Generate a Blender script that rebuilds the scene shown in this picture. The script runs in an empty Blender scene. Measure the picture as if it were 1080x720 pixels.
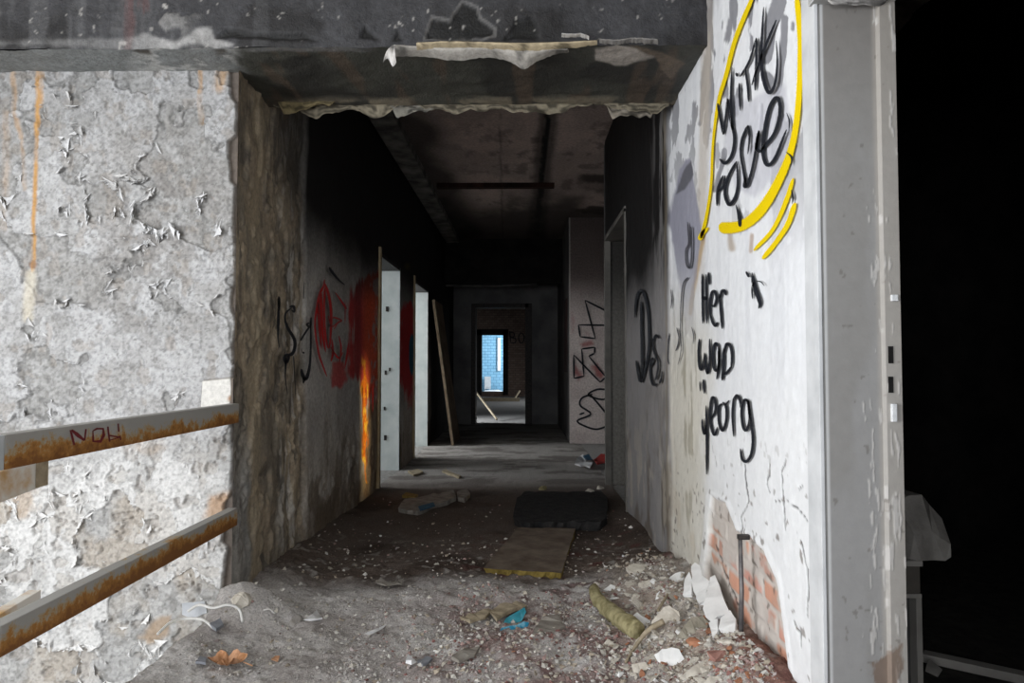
import bpy, bmesh, math, random
import numpy as np
from mathutils import Vector, Matrix, Euler

random.seed(7)
scene = bpy.context.scene
COL = scene.collection
R = math.radians

# ------------------------------------------------------------------ camera
F = 720.0
CAM = np.array([0.0, 0.0, 1.05])
PITCH, YAW = math.atan(25 / F), math.atan(11 / F)
cam_d = bpy.data.cameras.new('camera')
cam_d.sensor_width = 36.0
cam_d.lens = 24.0
cam_d.clip_start = 0.02
cam = bpy.data.objects.new('camera', cam_d)
COL.objects.link(cam)
cam.location = CAM.tolist()
cam.rotation_euler = Euler((math.pi / 2 + PITCH, 0, YAW), 'XYZ')
scene.camera = cam
RM = np.array(cam.rotation_euler.to_matrix())


def ray(px, py):
    return RM @ np.array([(px - 540) / F, -(py - 360) / F, -1.0])


def on_plane(px, py, p0, n):
    d = ray(px, py)
    n = np.asarray(n, float)
    t = np.dot(np.asarray(p0, float) - CAM, n) / np.dot(d, n)
    return CAM + t * d


def onX(px, py, X): return on_plane(px, py, (X, 0, 0), (1, 0, 0))
def onY(px, py, Y): return on_plane(px, py, (0, Y, 0), (0, 1, 0))
def onZ(px, py, Z): return on_plane(px, py, (0, 0, Z), (0, 0, 1))


def proj(P):
    q = (P - CAM) @ RM
    w = np.maximum(-q[:, 2], 1e-3)
    return 540 + F * q[:, 0] / w, 360 - F * q[:, 1] / w


# ------------------------------------------------------------------ noise
def _h(ix, iy, seed):
    n = (ix.astype(np.int64) * 374761393 + iy.astype(np.int64) * 668265263 + seed * 974711357) & 0xFFFFFFFF
    n = ((n ^ (n >> 13)) * 1274126177) & 0xFFFFFFFF
    n = ((n ^ (n >> 16)) * 2246822519) & 0xFFFFFFFF
    return ((n ^ (n >> 15)) & 0xFFFFFF) / float(0xFFFFFF)


def vnoise(x, y, seed=0):
    x = np.asarray(x, float); y = np.asarray(y, float)
    ix = np.floor(x); iy = np.floor(y)
    fx = x - ix; fy = y - iy
    fx = fx * fx * fx * (fx * (fx * 6 - 15) + 10); fy = fy * fy * fy * (fy * (fy * 6 - 15) + 10)
    a = _h(ix, iy, seed); b = _h(ix + 1, iy, seed); c = _h(ix, iy + 1, seed); d = _h(ix + 1, iy + 1, seed)
    return a + (b - a) * fx + (c - a) * fy + (a - b - c + d) * fx * fy


def fbm(x, y, seed=0, octs=4, gain=0.5):
    s = 0; a = 1; t = 0
    for o in range(octs):
        k = 2.03 ** o
        s = s + a * vnoise(x * k + 13.7 * o, y * k - 7.1 * o, seed + o * 17)
        t += a; a *= gain
    return s / t


def sstep(a, b, x):
    t = np.clip((x - a) / (b - a), 0, 1)
    return t * t * (3 - 2 * t)


def poly_sd(px, py, pts):
    """signed distance (inside negative) to a polygon"""
    pts = np.asarray(pts, float)
    d = np.full(px.shape, 1e9); ins = np.zeros(px.shape, bool)
    n = len(pts)
    for i in range(n):
        a = pts[i]; b = pts[(i + 1) % n]
        ex, ey = b - a
        wx = px - a[0]; wy = py - a[1]
        t = np.clip((wx * ex + wy * ey) / (ex * ex + ey * ey + 1e-9), 0, 1)
        d = np.minimum(d, (wx - t * ex) ** 2 + (wy - t * ey) ** 2)
        c = ((a[1] > py) != (b[1] > py)) & (px < (b[0] - a[0]) * (py - a[1]) / (b[1] - a[1] + 1e-12) + a[0])
        ins ^= c
    d = np.sqrt(d)
    return np.where(ins, -d, d)


def line_d(px, py, pts):
    pts = np.asarray(pts, float)
    d = np.full(px.shape, 1e9)
    for a, b in zip(pts[:-1], pts[1:]):
        ex, ey = b - a
        wx = px - a[0]; wy = py - a[1]
        t = np.clip((wx * ex + wy * ey) / (ex * ex + ey * ey + 1e-9), 0, 1)
        d = np.minimum(d, (wx - t * ex) ** 2 + (wy - t * ey) ** 2)
    return np.sqrt(d)


def mix(c, col, m):
    return c + (np.asarray(col, float) - c) * m[:, None]


# ------------------------------------------------------------------ materials
def _new(name):
    m = bpy.data.materials.new(name)
    m.use_nodes = True
    nt = m.node_tree
    b = nt.nodes['Principled BSDF']
    b.inputs['Specular IOR Level'].default_value = 0.25
    return m, nt, b


def _noise(nt, scale, detail=5, rough=0.6, coord='Object'):
    tc = nt.nodes.new('ShaderNodeTexCoord')
    n = nt.nodes.new('ShaderNodeTexNoise')
    n.inputs['Scale'].default_value = scale
    n.inputs['Detail'].default_value = detail
    n.inputs['Roughness'].default_value = rough
    nt.links.new(tc.outputs[coord], n.inputs['Vector'])
    return n


def _bump(nt, b, src, strength, dist=0.01):
    bp = nt.nodes.new('ShaderNodeBump')
    bp.inputs['Strength'].default_value = strength
    bp.inputs['Distance'].default_value = dist
    nt.links.new(src, bp.inputs['Height'])
    nt.links.new(bp.outputs['Normal'], b.inputs['Normal'])


def mat_vc(name, rough=0.85, scale=60, var=0.35, bump=0.5, dist=0.006, spec=0.2):
    """painted / plastered / dusty surface: colour attribute broken up by noise"""
    m, nt, b = _new(name)
    at = nt.nodes.new('ShaderNodeAttribute'); at.attribute_name = 'Col'
    n = _noise(nt, scale)
    mr = nt.nodes.new('ShaderNodeMapRange')
    mr.inputs['From Min'].default_value = 0.25; mr.inputs['From Max'].default_value = 0.75
    mr.inputs['To Min'].default_value = 1 - var; mr.inputs['To Max'].default_value = 1 + var * 0.6
    nt.links.new(n.outputs['Fac'], mr.inputs['Value'])
    vm = nt.nodes.new('ShaderNodeVectorMath'); vm.operation = 'SCALE'
    nt.links.new(at.outputs['Color'], vm.inputs[0]); nt.links.new(mr.outputs['Result'], vm.inputs['Scale'])
    nt.links.new(vm.outputs['Vector'], b.inputs['Base Color'])
    b.inputs['Roughness'].default_value = rough
    b.inputs['Specular IOR Level'].default_value = spec
    n2 = _noise(nt, scale * 2.3, 6)
    _bump(nt, b, n2.outputs['Fac'], bump, dist)
    return m


def mat_n(name, ca, cb, scale=20, rough=0.8, bump=0.3, dist=0.004, metal=0.0, lo=0.35, hi=0.65, detail=6, spec=0.25):
    m, nt, b = _new(name)
    n = _noise(nt, scale, detail)
    r = nt.nodes.new('ShaderNodeValToRGB')
    r.color_ramp.elements[0].position = lo; r.color_ramp.elements[0].color = (*ca, 1)
    r.color_ramp.elements[1].position = hi; r.color_ramp.elements[1].color = (*cb, 1)
    nt.links.new(n.outputs['Fac'], r.inputs['Fac'])
    nt.links.new(r.outputs['Color'], b.inputs['Base Color'])
    b.inputs['Roughness'].default_value = rough
    b.inputs['Metallic'].default_value = metal
    b.inputs['Specular IOR Level'].default_value = spec
    if bump:
        n2 = _noise(nt, scale * 3, 6)
        _bump(nt, b, n2.outputs['Fac'], bump, dist)
    return m


def mat_spray(name, col, soft=0.35, rough=0.6):
    """sprayed paint line: feathered, slightly broken edges from the strip's own UV"""
    m, nt, b = _new(name)
    b.inputs['Base Color'].default_value = (*col, 1)
    b.inputs['Roughness'].default_value = rough
    uv = nt.nodes.new('ShaderNodeUVMap')
    sp = nt.nodes.new('ShaderNodeSeparateXYZ')
    nt.links.new(uv.outputs['UV'], sp.inputs[0])
    def M(op, a, bb=None):
        q = nt.nodes.new('ShaderNodeMath'); q.operation = op
        for i, v in enumerate((a, bb)):
            if v is None: continue
            if isinstance(v, (int, float)): q.inputs[i].default_value = v
            else: nt.links.new(v, q.inputs[i])
        return q.outputs[0]
    e = M('SUBTRACT', 1.0, M('ABSOLUTE', M('SUBTRACT', M('MULTIPLY', sp.outputs['Y'], 2.0), 1.0)))
    n = _noise(nt, 140, 4)
    e = M('ADD', e, M('MULTIPLY', M('SUBTRACT', n.outputs['Fac'], 0.5), 0.5))
    mr = nt.nodes.new('ShaderNodeMapRange'); mr.interpolation_type = 'SMOOTHSTEP'
    mr.inputs['From Min'].default_value = 0.02; mr.inputs['From Max'].default_value = soft + 0.1
    nt.links.new(e, mr.inputs['Value'])
    nt.links.new(mr.outputs['Result'], b.inputs['Alpha'])
    return m


M_wall = mat_vc('peeling_paint', 0.8, 70, 0.22, 0.45, 0.004)
M_wall_dark = mat_vc('sooted_plaster', 0.8, 45, 0.35, 0.5, 0.006)
M_floor = mat_vc('dusty_floor', 0.95, 110, 0.5, 0.9, 0.008, 0.1)
M_chip = mat_vc('rubble_chips', 0.9, 60, 0.3, 0.5, 0.004)
M_beam = mat_vc('sooted_beam_paint', 0.6, 40, 0.4, 0.6, 0.008, 0.3)
M_black = mat_n('soot_unlit_black', (0.006, 0.006, 0.006), (0.018, 0.016, 0.015), 6, 0.9)
M_frame = mat_n('chipped_white_gloss', (0.52, 0.53, 0.54), (0.66, 0.67, 0.68), 8, 0.45, 0.15, 0.002)
M_jamb = mat_n('grimy_grey_gloss', (0.30, 0.295, 0.285), (0.42, 0.415, 0.40), 5, 0.5, 0.35, 0.004)
M_metal_dark = mat_n('dark_iron', (0.03, 0.03, 0.032), (0.07, 0.06, 0.055), 30, 0.6, 0.3, 0.002, 0.6)
M_steel = mat_n('worn_bright_metal', (0.55, 0.57, 0.58), (0.75, 0.76, 0.77), 40, 0.4)
M_paper = mat_n('crumpled_paper', (0.55, 0.55, 0.56), (0.75, 0.75, 0.76), 15, 0.9)
M_plaster = mat_n('broken_plaster', (0.42, 0.38, 0.32), (0.66, 0.62, 0.55), 14, 0.95, 0.6, 0.006)
M_plaster_w = mat_n('white_plaster', (0.68, 0.68, 0.67), (0.82, 0.82, 0.81), 9, 0.85, 0.4, 0.003)
M_brick = mat_n('broken_brick', (0.32, 0.13, 0.07), (0.50, 0.25, 0.15), 18, 0.95, 0.7, 0.006)
M_foam = mat_n('yellow_foam', (0.20, 0.175, 0.085), (0.40, 0.355, 0.20), 25, 0.95, 0.8, 0.008)
M_wood = mat_n('weathered_wood', (0.22, 0.18, 0.12), (0.38, 0.32, 0.23), 22, 0.9, 0.5, 0.004)
M_teal = mat_n('teal_plastic', (0.01, 0.13, 0.17), (0.03, 0.24, 0.30), 20, 0.4)
M_teal2 = mat_n('blue_printed_card', (0.02, 0.20, 0.33), (0.30, 0.55, 0.65), 30, 0.5, 0.2, 0.003, 0, .45, .7)
M_leaf = mat_n('dry_leaf', (0.33, 0.15, 0.06), (0.62, 0.36, 0.22), 25, 0.8, 0.6, 0.004)
M_wire = mat_n('white_cable', (0.55, 0.54, 0.52), (0.70, 0.70, 0.68), 20, 0.6)
M_board = mat_n('brown_board', (0.085, 0.062, 0.046), (0.18, 0.145, 0.115), 7, 0.85, 0.3, 0.003)
M_yedge = mat_n('yellow_foam_edge', (0.12, 0.085, 0.02), (0.24, 0.175, 0.045), 30, 0.9)
M_mat = mat_n('charred_foam', (0.010, 0.010, 0.011), (0.030, 0.028, 0.027), 16, 0.95, 0.8, 0.01)
M_card = mat_n('grubby_card', (0.16, 0.14, 0.12), (0.30, 0.28, 0.25), 14, 0.9)
M_blue = mat_n('blue_print', (0.02, 0.07, 0.13), (0.03, 0.11, 0.18), 14, 0.7)
M_redp = mat_n('red_print', (0.25, 0.02, 0.02), (0.4, 0.04, 0.03), 14, 0.7)
M_door = mat_n('bare_door_leaf', (0.14, 0.10, 0.065), (0.26, 0.20, 0.14), 6, 0.7, 0.3, 0.003)
M_cab = mat_n('dull_white_laminate', (0.30, 0.28, 0.255), (0.40, 0.375, 0.345), 6, 0.6)
M_bag = mat_n('dusty_plastic_bag', (0.20, 0.185, 0.17), (0.32, 0.30, 0.275), 9, 0.6, 0.5, 0.01)
M_blue_tile = None
S_black = mat_spray('spray_black', (0.014, 0.016, 0.022), 0.2)
S_grey = mat_spray('spray_thin_black', (0.06, 0.06, 0.07), 0.7)
S_yellow = mat_spray('spray_yellow', (0.78, 0.57, 0.0), 0.18)
S_red = mat_spray('spray_red', (0.50, 0.02, 0.02), 0.4)
S_maroon = mat_spray('marker_maroon', (0.15, 0.02, 0.025), 0.2)


def rust_mat(name, sh=0.0):
    """grey gloss over steel, rust eating up from the lower edge"""
    m, nt, b = _new(name)
    tc = nt.nodes.new('ShaderNodeTexCoord')
    sp = nt.nodes.new('ShaderNodeSeparateXYZ'); nt.links.new(tc.outputs['Generated'], sp.inputs[0])
    n = _noise(nt, 26, 8, 0.75)
    n3 = _noise(nt, 4.0, 6, 0.7)
    a = nt.nodes.new('ShaderNodeMath'); a.operation = 'MULTIPLY_ADD'
    nt.links.new(sp.outputs['Z'], a.inputs[0]); a.inputs[1].default_value = -0.55
    nt.links.new(n.outputs['Fac'], a.inputs[2])
    a2 = nt.nodes.new('ShaderNodeMath'); a2.operation = 'MULTIPLY_ADD'
    nt.links.new(n3.outputs['Fac'], a2.inputs[0]); a2.inputs[1].default_value = 0.9
    nt.links.new(a.outputs[0], a2.inputs[2])
    r = nt.nodes.new('ShaderNodeValToRGB')
    E = r.color_ramp.elements
    E[0].position = 0.60 + sh; E[0].color = (0.33, 0.325, 0.31, 1)
    E[1].position = 0.93 + sh; E[1].color = (0.20, 0.085, 0.025, 1)
    q = E.new(0.68 + sh); q.color = (0.36, 0.28, 0.17, 1)
    q = E.new(0.75 + sh); q.color = (0.36, 0.17, 0.045, 1)
    nt.links.new(a2.outputs[0], r.inputs['Fac'])
    nt.links.new(r.outputs['Color'], b.inputs['Base Color'])
    b.inputs['Roughness'].default_value = 0.65
    n2 = _noise(nt, 60, 6); _bump(nt, b, n2.outputs['Fac'], 0.4, 0.003)
    return m


M_rust = rust_mat('rusty_grey_rail', 0.02)
M_rust2 = rust_mat('rusted_through_rail', -0.12)
M_rwall = mat_vc('white_wall_paint', 0.7, 30, 0.07, 0.22, 0.003)

# ------------------------------------------------------------------ object helpers


def put(o, parent=None, label=None, cat=None, group=None, kind=None):
    COL.objects.link(o)
    if parent is not None: o.parent = parent
    if label: o['label'] = label
    if cat: o['category'] = cat
    if group: o['group'] = group
    if kind: o['kind'] = kind
    return o


def empty(name, loc, label, cat, group=None, kind=None):
    o = bpy.data.objects.new(name, None)
    o.empty_display_size = 0.1
    o.location = loc
    return put(o, None, label, cat, group, kind)


def wloc(o):
    v = Vector()
    while o is not None:
        v = v + Vector(o.location); o = o.parent
    return v


class MB:
    def __init__(s): s.v = []; s.f = []; s.mi = []; s.uv = {}

    def add(s, vs, fs, mi=0):
        k = len(s.v)
        s.v += [tuple(map(float, q)) for q in vs]
        for f in fs: s.f.append([i + k for i in f]); s.mi.append(mi)
        return s

    def box(s, x0, x1, y0, y1, z0, z1, mi=0):
        return s.add([(x0, y0, z0), (x1, y0, z0), (x1, y1, z0), (x0, y1, z0), (x0, y0, z1), (x1, y0, z1), (x1, y1, z1), (x0, y1, z1)],
                     [(0, 3, 2, 1), (4, 5, 6, 7), (0, 1, 5, 4), (1, 2, 6, 5), (2, 3, 7, 6), (3, 0, 4, 7)], mi)

    def hexa(s, b, t, mi=0):
        """prism from two matching rings"""
        n = len(b)
        return s.add(list(b) + list(t), [list(range(n))[::-1], [n + i for i in range(n)]] + [(i, (i + 1) % n, n + (i + 1) % n, n + i) for i in range(n)], mi)

    def tube(s, pts, r, seg=8, mi=0):
        pts = [Vector(p) for p in pts]
        rings = []
        up = Vector((0, 0, 1))
        for i, p in enumerate(pts):
            t = (pts[min(i + 1, len(pts) - 1)] - pts[max(i - 1, 0)]).normalized()
            a = t.cross(up if abs(t.z) < 0.9 else Vector((1, 0, 0))).normalized(); b = a.cross(t)
            rr = r[i] if isinstance(r, (list, tuple)) else r
            rings.append([p + a * math.cos(2 * math.pi * k / seg) * rr + b * math.sin(2 * math.pi * k / seg) * rr for k in range(seg)])
        vs = [q for g in rings for q in g]
        fs = [(i * seg + k, i * seg + (k + 1) % seg, (i + 1) * seg + (k + 1) % seg, (i + 1) * seg + k) for i in range(len(pts) - 1) for k in range(seg)]
        fs += [list(range(seg))[::-1], [(len(pts) - 1) * seg + k for k in range(seg)]]
        return s.add(vs, fs, mi)

    def build(s, name, mats, parent=None, loc=(0, 0, 0), smooth=False, bevel=0, fix=True, **kw):
        if not isinstance(mats, (list, tuple)): mats = [mats]
        me = bpy.data.meshes.new(name)
        off = Vector(loc)
        if parent is not None:
            off = wloc(parent)
        me.from_pydata([tuple(Vector(q) - off) for q in s.v], [], s.f)
        for m in mats: me.materials.append(m)
        me.polygons.foreach_set('material_index', s.mi)
        if fix:
            bm = bmesh.new(); bm.from_mesh(me)
            bmesh.ops.recalc_face_normals(bm, faces=bm.faces)
            if bevel: bmesh.ops.bevel(bm, geom=list(bm.edges), offset=bevel, segments=2, affect='EDGES', profile=0.7, clamp_overlap=True)
            bm.to_mesh(me); bm.free()
        me.polygons.foreach_set('use_smooth', [smooth] * len(me.polygons))
        me.update()
        o = bpy.data.objects.new(name, me)
        if parent is None: o.location = loc
        return put(o, parent, **kw)


def np_mesh(name, P, quads, col, mat, smooth=True, parent=None, **kw):
    me = bpy.data.meshes.new(name)
    me.vertices.add(len(P)); me.vertices.foreach_set('co', P.astype(np.float32).ravel())
    k = quads.shape[1]
    me.loops.add(len(quads) * k); me.loops.foreach_set('vertex_index', quads.astype(np.int32).ravel())
    me.polygons.add(len(quads))
    me.polygons.foreach_set('loop_start', np.arange(0, len(quads) * k, k, dtype=np.int32))
    me.update(calc_edges=True); me.validate()
    me.polygons.foreach_set('use_smooth', [smooth] * len(me.polygons))
    a = me.color_attributes.new('Col', 'FLOAT_COLOR', 'POINT')
    c4 = np.ones((len(P), 4), np.float32); c4[:, :3] = np.clip(col, 0, 1)
    a.data.foreach_set('color', c4.ravel())
    me.materials.append(mat)
    o = bpy.data.objects.new(name, me)
    return put(o, parent, **kw)


def grid(us, vs):
    U, V = np.meshgrid(us, vs, indexing='ij')
    nu, nv = len(us), len(vs)
    i = np.arange(nu * nv).reshape(nu, nv)
    q = np.stack([i[:-1, :-1], i[1:, :-1], i[1:, 1:], i[:-1, 1:]], -1).reshape(-1, 4)
    uc = (us[:-1] + us[1:]) / 2; vc = (vs[:-1] + vs[1:]) / 2
    UC, VC = np.meshgrid(uc, vc, indexing='ij')
    return U.ravel(), V.ravel(), q, UC.ravel(), VC.ravel()


def steps(*segs):
    """(start, end, step) runs joined into one coordinate list"""
    out = []
    for a, b, s in segs:
        n = max(1, int(round((b - a) / s)))
        out += list(np.linspace(a, b, n + 1)[(1 if out else 0):])
    return np.array(out)


def catmull(pts, n=6):
    pts = [np.asarray(p, float) for p in pts]
    if len(pts) < 3:
        return [pts[0] + (pts[1] - pts[0]) * t for t in np.linspace(0, 1, n + 1)]
    P = [2 * pts[0] - pts[1]] + pts + [2 * pts[-1] - pts[-2]]
    out = []
    for i in range(1, len(P) - 2):
        for t in np.linspace(0, 1, n, endpoint=False):
            a, b, c, d = P[i - 1], P[i], P[i + 1], P[i + 2]
            out.append(0.5 * (2 * b + (c - a) * t + (2 * a - 5 * b + 4 * c - d) * t * t + (3 * b - a - 3 * c + d) * t ** 3))
    out.append(P[-2])
    return out


def strokes(name, lst, to3d, mat, parent, smooth=True, **kw):
    """sprayed lines lying on a surface; lst of (points, width or (w0..wn))"""
    V = []; Fc = []; UV = []
    for pts, w in lst:
        c = catmull(pts) if smooth else [np.asarray(p, float) for p in pts]
        n = len(c)
        ws = np.interp(np.linspace(0, 1, n), np.linspace(0, 1, len(w)), w) if isinstance(w, (list, tuple)) else np.full(n, w)
        k = len(V); ln = 0
        for i in range(n):
            t = c[min(i + 1, n - 1)] - c[max(i - 1, 0)]
            L = math.hypot(*t) + 1e-9
            nn = np.array([-t[1], t[0]]) / L
            hw = ws[i] * 0.58 * (0.45 if i in (0, n - 1) else 0.85 if i in (1, n - 2) else 1)
            if i: ln += math.hypot(*(c[i] - c[i - 1]))
            V.append(to3d(*(c[i] + nn * hw))); V.append(to3d(*(c[i] - nn * hw)))
            UV += [(ln, 0), (ln, 1)]
        for i in range(n - 1): Fc.append((k + 2 * i, k + 2 * i + 1, k + 2 * i + 3, k + 2 * i + 2))
    me = bpy.data.meshes.new(name)
    off = wloc(parent) if parent else Vector()
    me.from_pydata([tuple(Vector(v) - off) for v in V], [], Fc)
    ul = me.uv_layers.new(name='UVMap')
    for lp in me.loops: ul.data[lp.index].uv = UV[lp.vertex_index]
    me.materials.append(mat)
    o = bpy.data.objects.new(name, me)
    return put(o, parent, **kw)


def Z(crop, scale, pts):
    return [(crop[0] + a / scale, crop[1] + b / scale) for a, b in pts]


# ------------------------------------------------------------------ key dimensions
XL, XR = -1.25, 0.75          # corridor walls
YB0, YW, YB1 = 2.74, 2.96, 3.35   # beam front, stairwell wall plane, beam back
ZS = 2.35                     # beam soffit
ZC = 3.05                     # ceiling
YE = 12.2                     # end wall
YP = 1.71                     # near right door post
YG = 9.2                      # graffiti pier


def heap(x, y):
    """height of dust and rubble over the slab"""
    h = 0.035 * (fbm(x * 2.2, y * 2.2, 3, 3) - 0.4) + 0.034 * (fbm(x * 9, y * 9, 5, 4) - 0.45) + 0.020 * (fbm(x * 30, y * 30, 9, 4, 0.6) - 0.5)
    calm = sstep(3.4, 4.0, y)
    h = h * (1 - 0.72 * calm)
    # rubble bank at the foot of the right wall
    r = sstep(0.15, 0.78, x - 0.05 * (fbm(y * 3, x * 3, 21, 3) - 0.5)) * sstep(3.95, 3.1, y) * sstep(0.8, 1.5, y)
    h = h + r * (0.135 + 0.13 * (fbm(x * 6, y * 6, 33, 4) - 0.4) + 0.06 * sstep(2.6, 1.9, y))
    h = h + 0.06 * sstep(0.45, 0.75, x) * sstep(3.4, 4.2, y) * sstep(5.2, 4.2, y)
    # ridge by the left corner and along the stair edge
    d = np.hypot((x + 1.15) / 0.26, (y - 2.86) / 0.22)
    h = h + 0.11 * sstep(1.0, 0.0, d)
    h = h + 0.035 * sstep(-0.95, -1.22, x) * sstep(3.2, 2.8, y)
    h = h + 0.06 * sstep(-0.95, -1.25, x) * sstep(2.9, 3.3, y) * sstep(5.6, 3.6, y)
    # low hump of crumbs in the middle
    d = np.hypot((x - 0.05) / 0.45, (y - 2.55) / 0.35)
    h = h + 0.035 * sstep(1.0, 0.1, d) * (0.6 + 0.8 * fbm(x * 12, y * 12, 41, 3))
    return np.maximum(h, -0.02)


def hz(x, y): return float(heap(np.array([x]), np.array([y]))[0])


def on_floor(px, py, up=0.0):
    z = 0.0
    for _ in range(14):
        p = onZ(px, py, z + up)
        z = 0.5 * z + 0.5 * hz(p[0], p[1])
    p = onZ(px, py, z + up)
    return Vector((p[0], p[1], hz(p[0], p[1]) + up))


# ================================================================== SETTING
# ---- floor
us = steps((XL, 0.62, 0.009), (0.62, 0.78, 0.009))
vs = steps((-0.8, 0.9, 0.06), (0.9, 3.8, 0.009), (3.8, 6.0, 0.018), (6.0, 12.5, 0.05))
x, y, q, xc, yc = grid(us, vs)
h = heap(x, y)
h = np.where(np.abs(x - XL) < 1e-6, np.where(y < YW, h, h), h)
P = np.stack([x + 0.02 * (fbm(y * 5, y * 0 + 2, 3, 4) - 0.5) * (np.abs(x - XL) < 1e-6) * (y < YW), y, h], -1)
dust = np.array([0.56, 0.535, 0.52])
c = np.tile(dust, (len(x), 1))
c = mix(c, (0.41, 0.375, 0.36), sstep(0.42, 0.62, fbm(x * 5, y * 5, 51, 4)) * 0.7)
c = mix(c, (0.66, 0.64, 0.63), sstep(0.55, 0.72, fbm(x * 3 + 9, y * 3, 52, 4)) * 0.6)
mid = sstep(-0.55, -0.1, x) * sstep(3.25, 2.9, y) * sstep(1.6, 2.0, y)
c = mix(c, (0.24, 0.165, 0.15), mid * sstep(0.38, 0.6, fbm(x * 7, y * 7, 53, 4)) * 0.9)
bank = sstep(0.3, 0.5, x) * sstep(3.9, 3.2, y)
c = mix(c, (0.52, 0.45, 0.38), bank * 0.7)
c = mix(c, (0.24, 0.11, 0.085), bank * sstep(0.58, 0.66, x) * sstep(2.5, 2.2, y) * 0.85)
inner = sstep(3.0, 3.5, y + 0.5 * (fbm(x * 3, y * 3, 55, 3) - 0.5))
c = mix(c, (0.10, 0.072, 0.055), inner * 0.92)  # brown corridor floor, with part of its shade painted in
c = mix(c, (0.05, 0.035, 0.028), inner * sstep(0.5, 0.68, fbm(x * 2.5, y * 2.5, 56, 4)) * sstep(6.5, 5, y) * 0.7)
c = mix(c, (0.40, 0.38, 0.36), sstep(5.6, 6.6, y) * 0.9)
c = mix(c, (0.15, 0.13, 0.12), sstep(5.2, 6.2, y) * sstep(0.45, 0.6, fbm(x * 2.2, y * 5, 60, 5, 0.6)) * 0.75)
c = mix(c, (0.12, 0.05, 0.045), sstep(0.66, 0.74, fbm(x * 11, y * 11, 58, 3)) * sstep(4.6, 3.8, y) * 0.7 * sstep(-0.5, -0.1, x))
c = mix(c, (0.55, 0.53, 0.50), sstep(0.70, 0.76, fbm(x * 26, y * 26, 59, 2)) * 0.5 * sstep(4.6, 3.2, y))
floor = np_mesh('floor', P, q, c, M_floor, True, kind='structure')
# broken slab edge above the stairwell
m = MB()
ys = np.linspace(-0.8, YW, 120)
for a, b in zip(ys[:-1], ys[1:]):
    e = lambda t: 0.02 * (float(fbm(np.array([t * 5.0]), np.array([2.0]), 3, 4)[0]) - 0.5)
    m.add([(XL + e(a), a, hz(XL, a)), (XL + e(b), b, hz(XL, b)), (XL + e(b), b, -0.3), (XL + e(a), a, -0.3)], [(0, 1, 2, 3)])
m.box(XL + 0.03, XR, -0.8, 12.4, -0.32, -0.05)
m.build('floor_slab', M_plaster, kind='structure')

# ---- stairwell wall with peeling paint (faces the camera)
us = steps((-3.6, -2.45, 0.08), (-2.45, XL, 0.0045))
vs = steps((-1.8, -0.5, 0.08), (-0.5, ZS + 0.06, 0.0045))
x, z, q, xc, zc = grid(us, vs)
P0 = np.stack([x, np.full_like(x, YW), z], -1)
px, py = proj(P0)
w1 = 0.06 * (fbm(x * 9, z * 9, 101, 3) - 0.5); w2 = 0.06 * (fbm(x * 9, z * 9, 102, 3) - 0.5)
n1 = fbm((x + w1) * 3.4, (z + w2) * 3.4, 111, 5, 0.55)
n2 = fbm((x + w1) * 11, (z + w2) * 9, 112, 4, 0.55)
n3 = fbm((x + w1) * 26, (z + w2) * 22, 113, 3, 0.5)
# how strongly the paint has come away at each height
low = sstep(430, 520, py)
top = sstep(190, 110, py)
grey = np.exp(-(((px - 165) / 85) ** 2 + ((py - 215) / 95) ** 2)) + 0.55 * np.exp(-(((px - 150) / 70) ** 2 + ((py - 330) / 60) ** 2))
T1 = 0.455 + 0.10 * grey - 0.10 * top - 0.03 * low
T2 = 0.43 + 0.05 * low - 0.10 * top + 0.05 * grey


def flake(n, T, w, t, curl):
    e = n - T
    on = sstep(-0.004, 0.004, e)
    return on, on * (t + curl * np.exp(-np.maximum(e, 0) / w))


c1v = 0.35 + 1.1 * fbm(x * 4, z * 4, 121, 2) * sstep(0.4, 0.6, fbm(x * 7, z * 7, 122, 2))
on1, h1 = flake(n1, T1, 0.010, 0.004, 0.010); h1 = on1 * (0.004 + 0.013 * c1v * np.exp(-np.maximum(n1 - T1, 0) / 0.012))
on2, h2 = flake(n2, T2, 0.02, 0.002, 0.0); h2 = on2 * (0.002 + (0.006 + 0.007 * low) * c1v * np.exp(-np.maximum(n2 - T2, 0) / 0.022))
on3 = sstep(-0.01, 0.01, n3 - (0.40 + 0.04 * low))
h3 = on3 * (0.001 + 0.003 * low * np.exp(-np.maximum(n3 - 0.42, 0) / 0.04))
rough = 0.006 * (fbm(x * 34, z * 34, 131, 5, 0.6) - 0.5) + 0.010 * (fbm(x * 6, z * 6, 132, 3) - 0.5) + 0.012 * grey * (fbm(x * 40, z * 40, 133, 3) - 0.5)
hh = 0.004 + h1 + h2 * (0.35 + 0.65 * on1) + h3 + rough
pit = sstep(0.66, 0.72, fbm(x * 17, z * 15, 141, 3))
hh = hh - 0.010 * pit * (0.3 + low)
# ragged right-hand edge of the paint
edge = XL - 0.004 - 0.020 * fbm(z * 9, z * 0, 151, 4) - 0.03 * sstep(0.62, 0.75, fbm(z * 3.1, z * 0 + 4, 152, 2)) - 0.035 * sstep(0.4, 0.05, z)
ed = sstep(-0.002, 0.004, x - edge)
hh = hh * (1 - ed) + (-0.014 + rough) * ed
hh = hh * sstep(-2.45, -2.40, x)
P = P0.copy(); P[:, 1] = YW - hh
c = np.tile([0.40, 0.397, 0.39], (len(x), 1))
c = mix(c, (0.27, 0.265, 0.255), sstep(0.45, 0.62, fbm(x * 40, z * 40, 161, 4)) * 0.75)
c = mix(c, (0.46, 0.41, 0.35), low * sstep(0.42, 0.6, fbm(x * 5, z * 5, 162, 3)) * 0.7)
paint = np.tile([0.53, 0.53, 0.535], (len(x), 1))
paint = mix(paint, (0.66, 0.655, 0.645), low * 0.9)
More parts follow.
